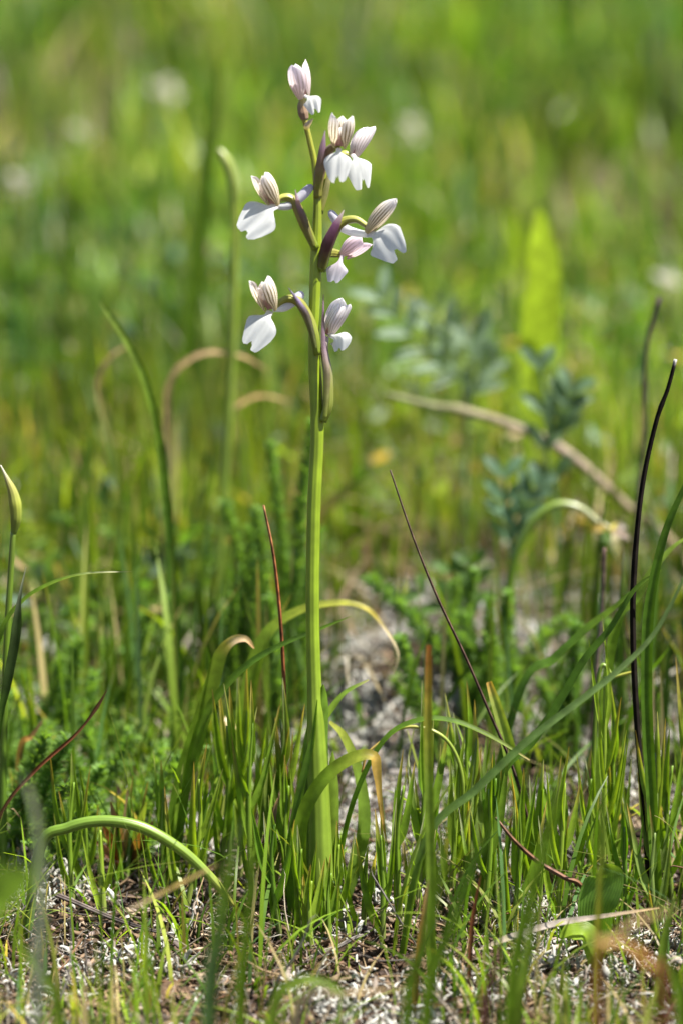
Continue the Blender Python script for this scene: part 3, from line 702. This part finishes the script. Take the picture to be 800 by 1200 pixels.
FR = [frond_mesh('frond', 3.0, 34, .6, 3, FC), frond_mesh('frond', 2.2, 28, .5, 4, (.26, .42, .12)), frond_mesh('frond', 3.6, 40, .62, 5, (.2, .35, .085)),
      frond_mesh('frond', 8.6, 100, .55, 6, (.17, .31, .08), .25), frond_mesh('frond', 6.4, 76, .6, 7, (.19, .33, .085), .35), frond_mesh('frond', 4.6, 54, .6, 8, (.18, .32, .08), .5)]

def feathery(label, spots, base):
    t = thing('feathery_plant', base, label, 'plant')
    for (p, m, rz, tilt, scl) in spots:
        o = bpy.data.objects.new('frond', FR[m]); COL.objects.link(o); o.parent = t
        o.location = (Vector(p) - Vector(base)) * CM
        o.rotation_euler = (math.radians(tilt[0]), math.radians(tilt[1]), rz); o.scale = (scl,) * 3
    return t
r = random.Random(5)
sp = []
for k in range(64):
    y = r.uniform(2.0, 12.5); px = r.uniform(-70, 105 + 4 * y)
    sp.append((G(px, y, .3), r.randrange(3), r.random() * 6.3, (r.uniform(-40, 40), r.uniform(-45, 45)), r.uniform(.7, 1.15)))
feathery('lush bright green feathery plant filling the left edge', sp, G(30, 6))
sp = []
for k in range(46):
    y = r.uniform(13, 24); px = r.uniform(-60, 220)
    sp.append((G(px, y, .3), r.randrange(3), r.random() * 6.3, (r.uniform(-40, 40), r.uniform(-45, 45)), r.uniform(.7, 1.15)))
feathery('blurred bright green feathery plant behind the lush one on the left', sp, G(80, 18))
sp = [(G(338, 14, .2), 3, .4, (1, 1), 1.0), (G(322, 13, .2), 4, 2.0, (-4, -4), 1.0), (G(302, 13.5, .2), 4, 4.0, (4, -7), .9), (G(350, 15, .2), 3, 2.2, (-3, 2), .9), (G(330, 12, .2), 5, 5.0, (8, 8), 1.0), (G(288, 14.5, .2), 5, 1.0, (5, -14), 1.0),
      (G(312, 15, .2), 4, 3.0, (-6, 4), 1.0), (G(345, 13, .2), 4, 1.0, (3, 3), .9), (G(275, 13, .2), 5, .4, (3, -8), .9)]
feathery('tall dark feathery shoot close behind the orchid stem', sp, G(325, 14))
sp = []
for k in range(20):
    y = r.uniform(9, 15); px = 590 + r.uniform(-55, 60)
    sp.append((G(px, y, .2), r.choice((0, 5, 5)), r.random() * 6.3, (r.uniform(-25, 25), r.uniform(-28, 30)), r.uniform(.75, 1.1)))
feathery('soft green feathery plant behind the thin dark stalk', sp, G(590, 12))

# ------------------------------------------------------------------ grey-green plants with paired leaflets
def pinnate(label, y, base, stems, leafcol, n_pair=6, ll=1.3, lw=.42, name='vetch_plant'):
    t = thing(name, G(base, y), label, 'plant')
    for si, pts in enumerate(stems):
        path = [P(px, py, y + dz) for px, py, dz in pts]
        if si == 0: path = [G(base, y)] + path
        mb = MB(); tube(mb, path, [(0, .08), (1, .03)], n=20, sides=6, col=[(0, leafcol), (1, leafcol)]); mb.build('stalk', M_LEAF, t)
        sm = smooth(path, 40)
        for k in range(n_pair):
            i = int(14 + 25 * k / (n_pair - 1)) if si == 0 else int(8 + 31 * k / (n_pair - 1))
            i = min(i, 39); p = sm[i]; tg = (sm[min(i + 1, 39)] - sm[i - 1]).normalized()
            for sg in (-1, 1):
                sd = tg.cross(Vector((0, -1, .2))).normalized() * sg
                e = p + (tg * .75 + sd * .75 + Vector((0, random.uniform(-.35, .35), random.uniform(-.1, .3)))).normalized() * ll * random.uniform(.8, 1.1) * (1 - .25 * k / n_pair)
                b = random.uniform(.8, 1.2); c = tuple(x * b for x in leafcol)
                mb = MB(); blade(mb, [p, p.lerp(e, .5) + Vector((0, -.05, .04)), e], [(0, .06), (.35, lw), (.7, lw * .9), (.95, lw * .4), (1, .05)], n=8, col=[(0, c), (1, c)], fold=.25, face=(random.uniform(-.4, .4), -1, .6)); mb.build('leaflet', M_LEAF, t)
SG = (.25, .35, .24)
pinnate('blurred grey green plant with paired leaflets right of the lowest flowers', 27, 540, [[(545, 470, 0), (520, 430, -1), (480, 390, -2), (448, 352, -2)], [(545, 462, 0), (535, 420, 1), (510, 370, 1)], [(545, 470, 0), (560, 440, 0), (552, 400, 0)]], SG, 6, 1.45, .4)
pinnate('dark grey green sprig with paired leaflets above the pale dry stalk', 20.5, 655, [[(650, 600, 0), (640, 540, 0), (640, 490, 0), (632, 432, 0)], [(640, 520, 0), (655, 490, -.5), (668, 460, -.5)]], (.15, .24, .14), 4, 1.1, .4)
pinnate('blue green sprig with paired leaflets below the pale dry stalk', 18, 600, [[(598, 640, 0), (594, 600, 0), (590, 560, 0)], [(598, 640, 0), (612, 600, -.5), (628, 570, -.5)]], (.15, .26, .16), 4, 1.0, .36)
pinnate('green sprig with blunt leaflets above the soft feathery plant', 16, 545, [[(545, 730, 0), (540, 700, 0), (528, 670, 0)], [(545, 725, 0), (525, 715, -.5), (495, 695, -.5)], [(545, 715, 0), (556, 690, 0), (552, 662, 0)]], (.12, .22, .06), 3, .9, .34)

# ------------------------------------------------------------------ short grass shoots in the focal zone
def shoot(px, y, top, lean, seed, label, group, big=1.0, hue='green'):
    """slim grass shoot: culm with nodes, clasping narrow blades that end in fine points"""
    r = random.Random(seed)
    b = G(px, y)
    tip = P(px + lean, top, y + r.uniform(-.4, .4))
    H = (tip - b).length
    t = thing('grass_shoot', b, label, 'grass', group)
    c0 = {'green': (.18, .30, .025), 'light': (.26, .38, .035), 'deep': (.11, .22, .02), 'blue': (.18, .26, .06), 'tan': (.4, .3, .1)}[hue]
    mid = b.lerp(tip, .5) + Vector((r.uniform(-.25, .25), 0, 0)) * min(1, H / 4)
    culm = smooth([b, mid, tip], 30)
    mb = MB(); tube(mb, [b, mid, b.lerp(tip, .8) + (mid - b.lerp(tip, .5)) * .5], [(0, .055 * big), (.5, .045 * big), (1, .02 * big)], n=16, sides=6, col=[(0, (.25, .26, .1)), (.3, c0), (1, c0)]); mb.build('culm', M_STEM, t)
    nl = max(3, int(H / 1.0) + 1)
    for k in range(nl):
        s0 = .12 + .6 * k / nl + r.uniform(-.03, .03)
        p = culm[int(s0 * 29)]
        tg = (tip - b).normalized()
        sg = 1 if k % 2 else -1
        an = r.uniform(.06, .3) * sg
        d = (tg + Vector((an, r.uniform(-.22, .22), 0))).normalized()
        L = min(H * (1 - s0) * r.uniform(.85, 1.1), r.uniform(1.2, 2.6) * big)
        if k == nl - 1: L = H * (1 - s0); d = tg
        e = p + d * L
        w_ = r.uniform(.11, .2) * big
        bb = r.uniform(.8, 1.2); c = tuple(x * bb for x in c0)
        tipc = r.choice([(.6, .58, .42), (.36, .38, .12), c, (.55, .34, .1), (.62, .42, .14)])
        mb = MB(); blade(mb, [p, p.lerp(e, .35) + Vector((an * .12 * L, 0, 0)), e + Vector((-an * .1 * L, 0, 0))], [(0, w_ * .5), (.25, w_), (.6, w_ * .75), (.9, w_ * .25), (1, .008)], n=12, face=(r.uniform(-.8, .8), -1, .2), fold=r.uniform(.4, .9),
                         col=[(0, tuple(x * 1.15 for x in c)), (r.uniform(.55, .85), c), (1, tipc)]); mb.build('blade', M_LEAF, t)

ORD = ['leftmost', 'second from the left', 'third from the left', 'fourth from the left', 'fifth from the left', 'sixth from the left', 'seventh from the left', 'eighth from the left', 'ninth from the left', 'tenth from the left',
       'eleventh from the left', 'twelfth from the left', 'thirteenth from the left', 'fourteenth from the left', 'fifteenth from the left', 'sixteenth from the left']
ZONES = [
    ('under the low arching leaf', [(86, 1.0, 878, 6, 'green'), (104, 1.6, 893, -12, 'green'), (123, .4, 945, -6, 'light'), (146, 2.5, 905, 2, 'deep')]),
    ('between tan tipped leaf and red brown stalk', [(194, 1.4, 888, 0, 'green'), (216, .6, 870, 16, 'light'), (238, 2.8, 905, 4, 'green'), (256, 2.2, 800, 8, 'green'), (268, 3.0, 842, 10, 'deep'), (282, 2.5, 780, 12, 'light'), (296, 1.0, 790, 6, 'green'), (309, 1.8, 845, 0, 'green'), (322, 2.0, 790, 3, 'blue')]),
    ('between red brown stalk and orchid stem', [(342, .8, 882, 0, 'green'), (359, -1.1, 965, -3, 'green'), (366, -1.5, 1010, 2, 'light'), (350, 1.6, 850, 4, 'light'), (330, -.8, 930, -4, 'deep')]),
    ('between orchid and thin dark stalk', [(448, -1.2, 945, -4, 'green'), (388, -1.3, 1000, 3, 'green'), (402, -.9, 960, -2, 'light'), (424, -.8, 985, 4, 'green'), (470, -.6, 875, 10, 'green'), (488, .4, 800, 14, 'green'), (505, 1.4, 835, -4, 'deep'), (524, .8, 852, 16, 'light'), (538, 2.2, 795, 8, 'green'), (552, 1.2, 815, 12, 'blue'), (565, -.4, 880, 4, 'green'), (583, .6, 870, 0, 'deep'), (598, -.8, 900, 8, 'green')]),
    ('between thin dark stalk and black stick', [(632, .4, 885, 6, 'green'), (652, -.6, 870, 12, 'light'), (668, .8, 895, -4, 'green'), (686, 1.6, 875, 6, 'green'), (706, .8, 720, 2, 'light'), (722, 2.2, 790, -4, 'green'), (735, -1.0, 932, -4, 'deep')]),
    ('right of the black stick', [(760, .8, 830, 6, 'blue'), (775, -1.6, 938, -4, 'blue'), (790, 1.0, 850, 4, 'green'), (800, 2.0, 760, 3, 'light')]),
]
seed = 100
for zone, lst in ZONES:
    lst = sorted(lst)
    for i, (px, y, top, lean, hue) in enumerate(lst):
        seed += 1
        where = ORD[i] if i < len(lst) - 1 else 'rightmost'
        shoot(px, y, top, lean, seed, 'slim grass shoot, %s %s' % (where, zone), 'grass shoots round the orchid', hue=hue, big=1.3)

# ------------------------------------------------------------------ blurred blades close to the lens
def near_blade(label, y, base, pts, wpx, col, mat=None, **kw):
    return single('near_grass_leaf', label, 'grass blade', y, base, pts, wpx * .62, col, mat=mat, group='blurred blades at the bottom edge', **kw)
near_blade('pale grey blurred blade at the bottom left corner', -17, 42, [(46, 1150), (50, 1050), (44, 960), (28, 905)], 22, cl((.3, .34, .28), (.34, .38, .32), (.3, .34, .26), (.5, .5, .4)))
near_blade('dark green blurred leaf at the left edge near the bottom', -20, -60, [(-40, 1110), (-5, 1055), (42, 1020)], 46, cl('deep', 'green', 'green'), face=(0, -.7, .7), prof=[(0, .4), (.5, .9), (.85, .7), (1, .1)])
near_blade('green blurred blade leaning from the bottom left corner', -14, 90, [(70, 1190), (40, 1130), (10, 1085)], 22, cl('green', 'green', 'light'))
near_blade('soft blue green blade, left one of two below the broad tan tipped leaf', -15, 240, [(246, 1180), (258, 1090), (272, 1010), (282, 960)], 30, cl('blue', 'blue', 'green', (.2, .28, .12)))
near_blade('green blurred blade just left of the orchid foot', -12, 285, [(282, 1180), (288, 1100), (296, 1020), (292, 960)], 18, cl('green', 'green', 'green', 'light'))
near_blade('bright green blurred blade arching in front of the orchid foot', -12, 300, [(320, 1190), (350, 1150), (390, 1155), (420, 1190)], 22, cl('light', 'light', 'light', 'green'))
near_blade('tall green blurred blade right of the orchid foot', -14, 470, [(478, 1180), (498, 1100), (520, 1000), (530, 930)], 22, cl('deep', 'green', 'green', 'green'))
near_blade('wide green blurred blade slanting right, middle of the bottom edge', -13, 500, [(500, 1180), (530, 1080), (560, 1000), (590, 940)], 22, cl('green', 'green', 'deep', 'green'))
near_blade('slim green blurred blade in front of the thin dark stalk', -11, 592, [(600, 1150), (622, 1050), (645, 960), (655, 890)], 20, cl('green', 'green', 'green', 'light'))
near_blade('yellow green blurred blade near the bottom edge below the pale straw', -10, 600, [(606, 1185), (616, 1130), (622, 1090), (628, 1060)], 20, cl('light', 'light', 'light', 'light'))
near_blade('yellow blurred blade in front of the oval ribbed leaf', -9, 694, [(698, 1130), (702, 1040), (706, 960), (704, 900)], 11, cl('yellow', 'yellow', 'light', 'light'))
near_blade('orange dry blurred blade arching at lower right', -17, 690, [(700, 1150), (715, 1105), (745, 1080), (790, 1065)], 15, cl('red', 'orange', 'tan', 'tan'), mat=M_DRY, face=(0, -.7, .7))
near_blade('red brown dry blurred blade in the bottom right corner', -19, 790, [(780, 1180), (760, 1130), (730, 1105), (690, 1100)], 18, cl('brown', 'red', 'orange', 'tan'), mat=M_DRY, face=(0, -.7, .7))
near_blade('dark red blurred stem at the bottom, left of the oval ribbed leaf', -12, 560, [(568, 1190), (578, 1140), (586, 1100)], 16, cl('brown', (.14, .05, .05), (.18, .07, .06)), mat=M_DRY)
near_blade('green pointed blade in the bottom right corner', -5, 770, [(772, 1150), (778, 1100), (790, 1050)], 20, cl('green', 'light', 'light'))
near_blade('green blurred blade at the bottom right edge', -12, 812, [(800, 1190), (792, 1150), (780, 1120)], 26, cl('green', 'green', 'green'))
near_blade('tan dry blurred blade low in front of the orchid foot', -12, 330, [(350, 1185), (400, 1165), (470, 1160)], 14, cl('straw', 'straw', 'tan'), mat=M_DRY, face=(0, -.5, .9))
near_blade('orange dry blade right of the orchid foot', -5, 486, [(488, 1130), (496, 1070), (502, 1030)], 12, cl('red', 'orange', 'tan'), mat=M_DRY)
near_blade('tan blurred straw slanting across the low arching leaf', -9, 90, [(150, 1068), (200, 1042), (258, 1012)], 10, cl('straw', (.5, .36, .1), 'tan'), mat=M_DRY, face=(0, -.5, .9), grounded=False)
near_blade('rust dry blade standing at the bottom, right of the thin dark stalk', -4, 548, [(552, 1090), (556, 1060), (563, 1025)], 9, cl('brown', 'red', 'red'), mat=M_DRY)

# ------------------------------------------------------------------ what nobody could count
def vnoise(x, y, f, s):
    return np.array([noise.noise(Vector((a * f, b * f, s))) for a, b in zip(x, y)])

def frame_half(y):
    return 0.121 * ((y - CAM.y) * math.cos(PITCH) + 4)

def grass(name, label, n, y0, y1, hgt, wid, dens, cols, mat, seed, power=1.0, bend=(.05, .7), spread=1.45, seg=5, cat='grass', flat=0.0):
    r = np.random.default_rng(seed)
    y = y0 + (y1 - y0) * r.random(n * 3) ** power
    x = CAM.x + (r.random(n * 3) * 2 - 1) * frame_half(y) * spread
    keep = dens(x, y, r)
    x, y = x[keep][:n], y[keep][:n]
    n = len(x)
    h = hgt(x, y, r); wd = wid(x, y, r)
    az = r.random(n) * 2 * np.pi
    be = bend[0] + (bend[1] - bend[0]) * r.random(n) ** 1.6
    dirx, diry = np.cos(az), np.sin(az)
    faz = az + np.pi / 2 + r.normal(0, .5, n)
    sx, sy = np.cos(faz), np.sin(faz)
    z0 = g(x, y) - .15
    V = np.zeros((n, seg * 2 + 1, 3)); UV = np.zeros((n, seg * 2 + 1, 2))
    for i in range(seg):
        s = i / seg
        px = x + dirx * h * be * s * s; py = y + diry * h * be * s * s
        pz = z0 + h * s * (1 - flat) * (1 - .45 * be * s)
        ww = wd * .5 * (.65 + .9 * s - 1.35 * s * s)
        V[:, 2 * i, 0] = px - sx * ww; V[:, 2 * i, 1] = py - sy * ww; V[:, 2 * i, 2] = pz
        V[:, 2 * i + 1, 0] = px + sx * ww; V[:, 2 * i + 1, 1] = py + sy * ww; V[:, 2 * i + 1, 2] = pz
        UV[:, 2 * i, 1] = s; UV[:, 2 * i + 1, 1] = s; UV[:, 2 * i + 1, 0] = 1
    V[:, -1, 0] = x + dirx * h * be; V[:, -1, 1] = y + diry * h * be; V[:, -1, 2] = z0 + h * (1 - flat) * (1 - .45 * be)
    UV[:, -1] = (.5, 1)
    c = cols(x, y, r)
    Cc = np.repeat(c[:, None, :], seg * 2 + 1, 1)
    tipdry = (r.random(n) < .35)[:, None]
    Cc[:, -1] = np.where(tipdry, np.array([.42, .32, .14]), Cc[:, -1])
    k = seg * 2 + 1
    b = (np.arange(n) * k)[:, None]
    tris = []
    for i in range(seg - 1):
        tris += [(2 * i, 2 * i + 1, 2 * i + 3), (2 * i, 2 * i + 3, 2 * i + 2)]
    tris.append((2 * seg - 2, 2 * seg - 1, 2 * seg))
    Fm = (b[:, :, None] + np.array(tris)[None]).reshape(-1, 3)
    return bulk(name, V.reshape(-1, 3), Fm, UV.reshape(-1, 2), Cc.reshape(-1, 3), mat, label, cat)

def pal(weights, colors):
    cs = np.array(colors)
    def f(x, y, r):
        ix = r.choice(len(cs), len(x), p=np.array(weights) / sum(weights))
        v = vnoise(x, y, .035, 5.5)[:, None]
        base = cs[ix] * (1 + .3 * r.normal(0, 1, (len(x), 1))).clip(.55, 1.6)
        v2 = vnoise(x, y, .05, 9.5)[:, None]
        return base * (1 + v * np.array([.5, .25, .1])) * (1 + .7 * v2).clip(.45, 1.5)
    return f

def feather(x, y):
    return (x < -5.4) & (y > 1.5) & (y < 25)

def bare(x, y):
    """open lichen ground behind the orchid foot and in front of it"""
    b1 = np.exp(-(((x - 4.5) / 5.5) ** 2 + ((y - 17) / 8.5) ** 2))
    b2 = np.exp(-(((x - 1.8) / 2.2) ** 2 + ((y - 6) / 5.0) ** 2))
    b3 = np.exp(-(((x + 3.5) / 2.5) ** 2 + ((y - 1) / 3.0) ** 2))
    return np.clip(b1 * 1.5 + b2 + .8 * b3, 0, 1)

greens = [(.16, .25, .022), (.22, .31, .03), (.09, .17, .018), (.1, .19, .06), (.24, .27, .05), (.42, .33, .16)]
def d_mid(x, y, r):
    p = .9 * (1 - bare(x, y)) * (1 - .85 * feather(x, y)) * np.clip((y - 5) / 16, .06, 1)
    p = p * np.clip(.65 + 1.1 * vnoise(x, y, .12, 2.0), .06, 1)
    return r.random(len(x)) < p
grass('grass', 'dense green grass behind the orchid', 12000, 3, 60, lambda x, y, r: r.uniform(1.0, 3.0, len(x)) * np.where(r.random(len(x)) < np.where(x < -1, .1, .04), r.uniform(1.6, 2.6, len(x)), 1), lambda x, y, r: r.uniform(.1, .26, len(x)), d_mid, pal([5, 4, 5, 2, .9, .6], greens), M_GRASS, 21)
grass('grass', 'thin tall grass blades between the feathery plants and the far meadow', 1150, 7, 48, lambda x, y, r: r.uniform(3.0, 7.2, len(x)), lambda x, y, r: r.uniform(.1, .24, len(x)), lambda x, y, r: r.random(len(x)) < np.where(x < -1.0, .9, np.where(x > 6, .7, .12)), pal([4, 4, 7, 2, 1.2, 1], greens), M_GRASS, 27, bend=(.02, .45))
def d_far(x, y, r):
    return r.random(len(x)) < np.clip(.75 + 1.3 * vnoise(x, y, .022, 8.0) - .45 * (x < -14) * (y > 110), .1, 1)
grass('grass', 'bright blurred meadow grass filling the far background', 26000, 50, 420, lambda x, y, r: r.uniform(1.4, 4.0, len(x)) * np.clip(.8 + (y - 60) / 45, .8, 3.0) * np.where(r.random(len(x)) < .05, 1.7, 1), lambda x, y, r: r.uniform(.25, .75, len(x)), d_far, pal([5, 5, 4, 1.5, 2, 1.4], [(.13, .24, .026), (.185, .29, .034), (.045, .11, .016), (.10, .18, .07), (.27, .31, .07), (.5, .43, .28)]), M_GRASS, 22, power=1.15)
def d_near(x, y, r):
    return r.random(len(x)) < np.clip(.5 + 1.2 * vnoise(x, y, .3, 4.0), .05, 1) * (1 - .75 * bare(x, y)) * (1 - .8 * feather(x, y))
grass('grass', 'short fine grass sprouting from the litter round the orchid', 1700, -9, 11, lambda x, y, r: r.uniform(.6, 2.4, len(x)) * np.where(r.random(len(x)) < .25, 1.7, 1), lambda x, y, r: r.uniform(.04, .13, len(x)), d_near, pal([5, 3, 4, 1, 2, 2.4], greens), M_GRASS, 23, bend=(.05, 1.1))
grass('grass', 'long thin arching grass blades crossing round the orchid', 300, -6, 9, lambda x, y, r: r.uniform(2.2, 5.2, len(x)), lambda x, y, r: r.uniform(.06, .16, len(x)),
      lambda x, y, r: (r.random(len(x)) < np.clip(.6 + 1.3 * vnoise(x, y, .25, 14.0), .08, 1)) & ((x < -1.2) | (x > 1.6)) & ~feather(x, y) & ~((x < -2) & (y < .5) & (r.random(len(x)) < .75)), pal([4, 4, 3, 1, 2, 1.5], greens), M_GRASS, 26, bend=(.15, 1.1), seg=8)
grass('grass', 'sparse blurred grass in front of the orchid', 380, -24, -8, lambda x, y, r: r.uniform(1.2, 3.4, len(x)), lambda x, y, r: r.uniform(.1, .22, len(x)), lambda x, y, r: np.ones(len(x), bool), pal([5, 3, 3, 1, 1.5, 2], greens), M_GRASS, 24, spread=1.1)
grass('straw_litter', 'tangled dry straw between the meadow grass', 2600, 14, 300, lambda x, y, r: r.uniform(2, 7, len(x)), lambda x, y, r: r.uniform(.1, .3, len(x)), lambda x, y, r: r.random(len(x)) < np.clip(.5 + vnoise(x, y, .06, 12.0), .1, 1), pal([3, 3, 2], [(.5, .4, .24), (.4, .28, .14), (.55, .48, .36)]), M_DRY, 25, power=1.4, bend=(.5, 1.5), cat='straw', flat=.45)

def leaves(name, label, n, y0, y1, size, cols, seed, zmax, dens):
    """small ovate leaves of the undergrowth, each a folded diamond"""
    r = np.random.default_rng(seed)
    y = y0 + (y1 - y0) * r.random(n * 2) ** 1.3
    x = CAM.x + (r.random(n * 2) * 2 - 1) * frame_half(y) * 1.4
    k = dens(x, y, r); x, y = x[k][:n], y[k][:n]; n = len(x)
    z = g(x, y) + r.random(n) ** 1.5 * zmax
    d = r.normal(0, 1, (n, 3)); d[:, 2] = np.abs(d[:, 2]) * .8; d /= np.linalg.norm(d, axis=1)[:, None]
    q = r.normal(0, 1, (n, 3)); sd = np.cross(d, q); sd /= np.linalg.norm(sd, axis=1)[:, None]
    up = np.cross(sd, d)
    L = (size[0] + (size[1] - size[0]) * r.random(n))[:, None]; W = L * r.uniform(.16, .3, (n, 1))
    o = np.stack([x, y, z], 1)
    V = np.stack([o, o + d * L * .35 + sd * W + up * W * .4, o + d * L * .35 + up * W * -.1, o + d * L * .35 - sd * W + up * W * .4,
                  o + d * L * .75 + sd * W * .7 + up * W * .3, o + d * L * .75 - up * W * .1, o + d * L * .75 - sd * W * .7 + up * W * .3, o + d * L], 1)
    tri = np.array([(0, 1, 2), (0, 2, 3), (1, 4, 5), (1, 5, 2), (2, 5, 6), (2, 6, 3), (4, 7, 5), (5, 7, 6)])
    Fm = ((np.arange(n) * 8)[:, None, None] + tri[None]).reshape(-1, 3)
    UV = np.tile(np.array([(.5, 0), (1, .35), (.5, .35), (0, .35), (1, .75), (.5, .75), (0, .75), (.5, 1)]), (n, 1))
    c = np.repeat(cols(x, y, r)[:, None, :], 8, 1)
    return bulk(name, V.reshape(-1, 3), Fm, UV, c.reshape(-1, 3), M_GRASS, label, 'foliage')
leaves('undergrowth', 'mixed small leaves low among the meadow grass', 1800, 14, 90, (.4, 1.2), pal([4, 3, 3, 2, 1], [(.1, .19, .04), (.15, .24, .05), (.17, .25, .17), (.06, .13, .03), (.4, .3, .15)]), 31, 4.0,
       lambda x, y, r: r.random(len(x)) < np.clip(.45 + 1.2 * vnoise(x, y, .09, 21.0), .03, 1) * (1 - bare(x, y)))

def crumbs(name, label, n, region, seg, sides, length, radius, col, mat, seed, dens, curl, lift, cat, stack=.15):
    """short bent worms of material lying on the ground: lichen branches, straw bits, bark crumbs"""
    r = np.random.default_rng(seed)
    x0, x1, y0, y1 = region
    y = y0 + (y1 - y0) * r.random(n * 4) ** 1.15
    x = CAM.x + (r.random(n * 4) * 2 - 1) * frame_half(y) * 1.35
    k = dens(x, y, r); x, y = x[k][:n], y[k][:n]; n = len(x)
    L = length(r, n)[:, None]; R = radius(r, n)
    az = r.random(n) * 6.283; el = lift(r, n)
    d = np.stack([np.cos(az) * np.cos(el), np.sin(az) * np.cos(el), np.sin(el)], 1)
    p = np.stack([x, y, g(x, y) + R + r.random(n) * stack], 1)
    rings = []
    for i in range(seg + 1):
        a = np.cross(d, np.array([.31, .52, .8])); a /= np.linalg.norm(a, axis=1)[:, None]
        b = np.cross(d, a)
        taper = R * (1 - .55 * (i / seg) ** 2) * r.uniform(.75, 1.25, n)
        an = np.arange(sides) * 2 * np.pi / sides
        rings.append(p[:, None, :] + taper[:, None, None] * (a[:, None, :] * np.cos(an)[None, :, None] + b[:, None, :] * np.sin(an)[None, :, None]))
        p = p + d * L / seg
        d = d + r.normal(0, curl, (n, 3)); d /= np.linalg.norm(d, axis=1)[:, None]
    V = np.concatenate(rings + [p[:, None, :] - d[:, None, :] * (L / seg * .7)[:, None, :]], 1)
    m = (seg + 1) * sides + 1
    tri = []
    for i in range(seg):
        for j in range(sides):
            a0, a1 = i * sides + j, i * sides + (j + 1) % sides
            tri += [(a0, a1, a1 + sides), (a0, a1 + sides, a0 + sides)]
    for j in range(sides):
        tri.append((seg * sides + j, seg * sides + (j + 1) % sides, m - 1))
    Fm = ((np.arange(n) * m)[:, None, None] + np.array(tri)[None]).reshape(-1, 3)
    cc = col(r, n)
    return bulk(name, V.reshape(-1, 3), Fm, np.zeros((n * m, 2)), np.repeat(cc[:, None, :], m, 1).reshape(-1, 3), mat, label, cat)

def pick(cols, w, sd=.18):
    cols = np.array(cols)
    return lambda r, n: cols[r.choice(len(cols), n, p=np.array(w) / sum(w))] * (1 + sd * r.normal(0, 1, (n, 1))).clip(.5, 1.5)
def d_lich(x, y, r):
    return r.random(len(x)) < np.clip(-.22 + 2.2 * vnoise(x, y, .3, 33.0) + 1.3 * vnoise(x, y, 1.1, 3.0) + .8 * bare(x, y) * (y > 3), 0.015, 1)
crumbs('lichen', 'crumbly grey white lichen covering the bare ground', 30000, (0, 0, -9, 42), 3, 4, lambda r, n: r.uniform(.12, .45, n), lambda r, n: r.uniform(.018, .055, n) * np.where(r.random(n) < .12, 1.8, 1),
       pick([(.5, .49, .45), (.38, .36, .32), (.6, .6, .56), (.3, .25, .21)], [4, 3, 2, 2]), M_LICHEN, 41, d_lich, .45, lambda r, n: r.uniform(-.1, 1.2, n), 'lichen', stack=.4)
crumbs('leaf_litter', 'brown crumbs and broken dead leaves on the ground', 22000, (0, 0, -12, 45), 2, 4, lambda r, n: r.uniform(.1, .45, n), lambda r, n: r.uniform(.025, .09, n),
       pick([(.14, .085, .05), (.24, .16, .1), (.07, .045, .035), (.36, .27, .19), (.3, .24, .22)], [4, 3, 3, 2, 1.5], .3), M_TWIG, 42, lambda x, y, r: r.random(len(x)) < .8, .5, lambda r, n: r.uniform(-.2, .5, n), 'litter')
crumbs('straw_litter', 'thin dry straw bits scattered on the soil', 2600, (0, 0, -12, 40), 5, 4, lambda r, n: r.uniform(.6, 2.6, n), lambda r, n: r.uniform(.012, .04, n),
       pick([(.42, .3, .17), (.3, .2, .11), (.5, .42, .32), (.2, .1, .05), (.26, .23, .21)], [3, 3, 2, 3, 2], .25), M_DRY, 43, lambda x, y, r: r.random(len(x)) < .8, .22, lambda r, n: r.uniform(-.05, .45, n) + (r.random(n) < .12) * .7, 'straw')
crumbs('straw_litter', 'fine grey brown thatch fibres matted over the soil', 6500, (0, 0, -12, 24), 5, 3, lambda r, n: r.uniform(.3, 1.3, n), lambda r, n: r.uniform(.006, .016, n),
       pick([(.5, .44, .36), (.34, .25, .17), (.62, .58, .5), (.18, .1, .06)], [3, 3, 2, 2], .25), M_DRY, 44, lambda x, y, r: r.random(len(x)) < np.clip(.6 + vnoise(x, y, .4, 51.0), .1, 1), .4, lambda r, n: r.uniform(-.05, .6, n), 'straw', stack=.3)
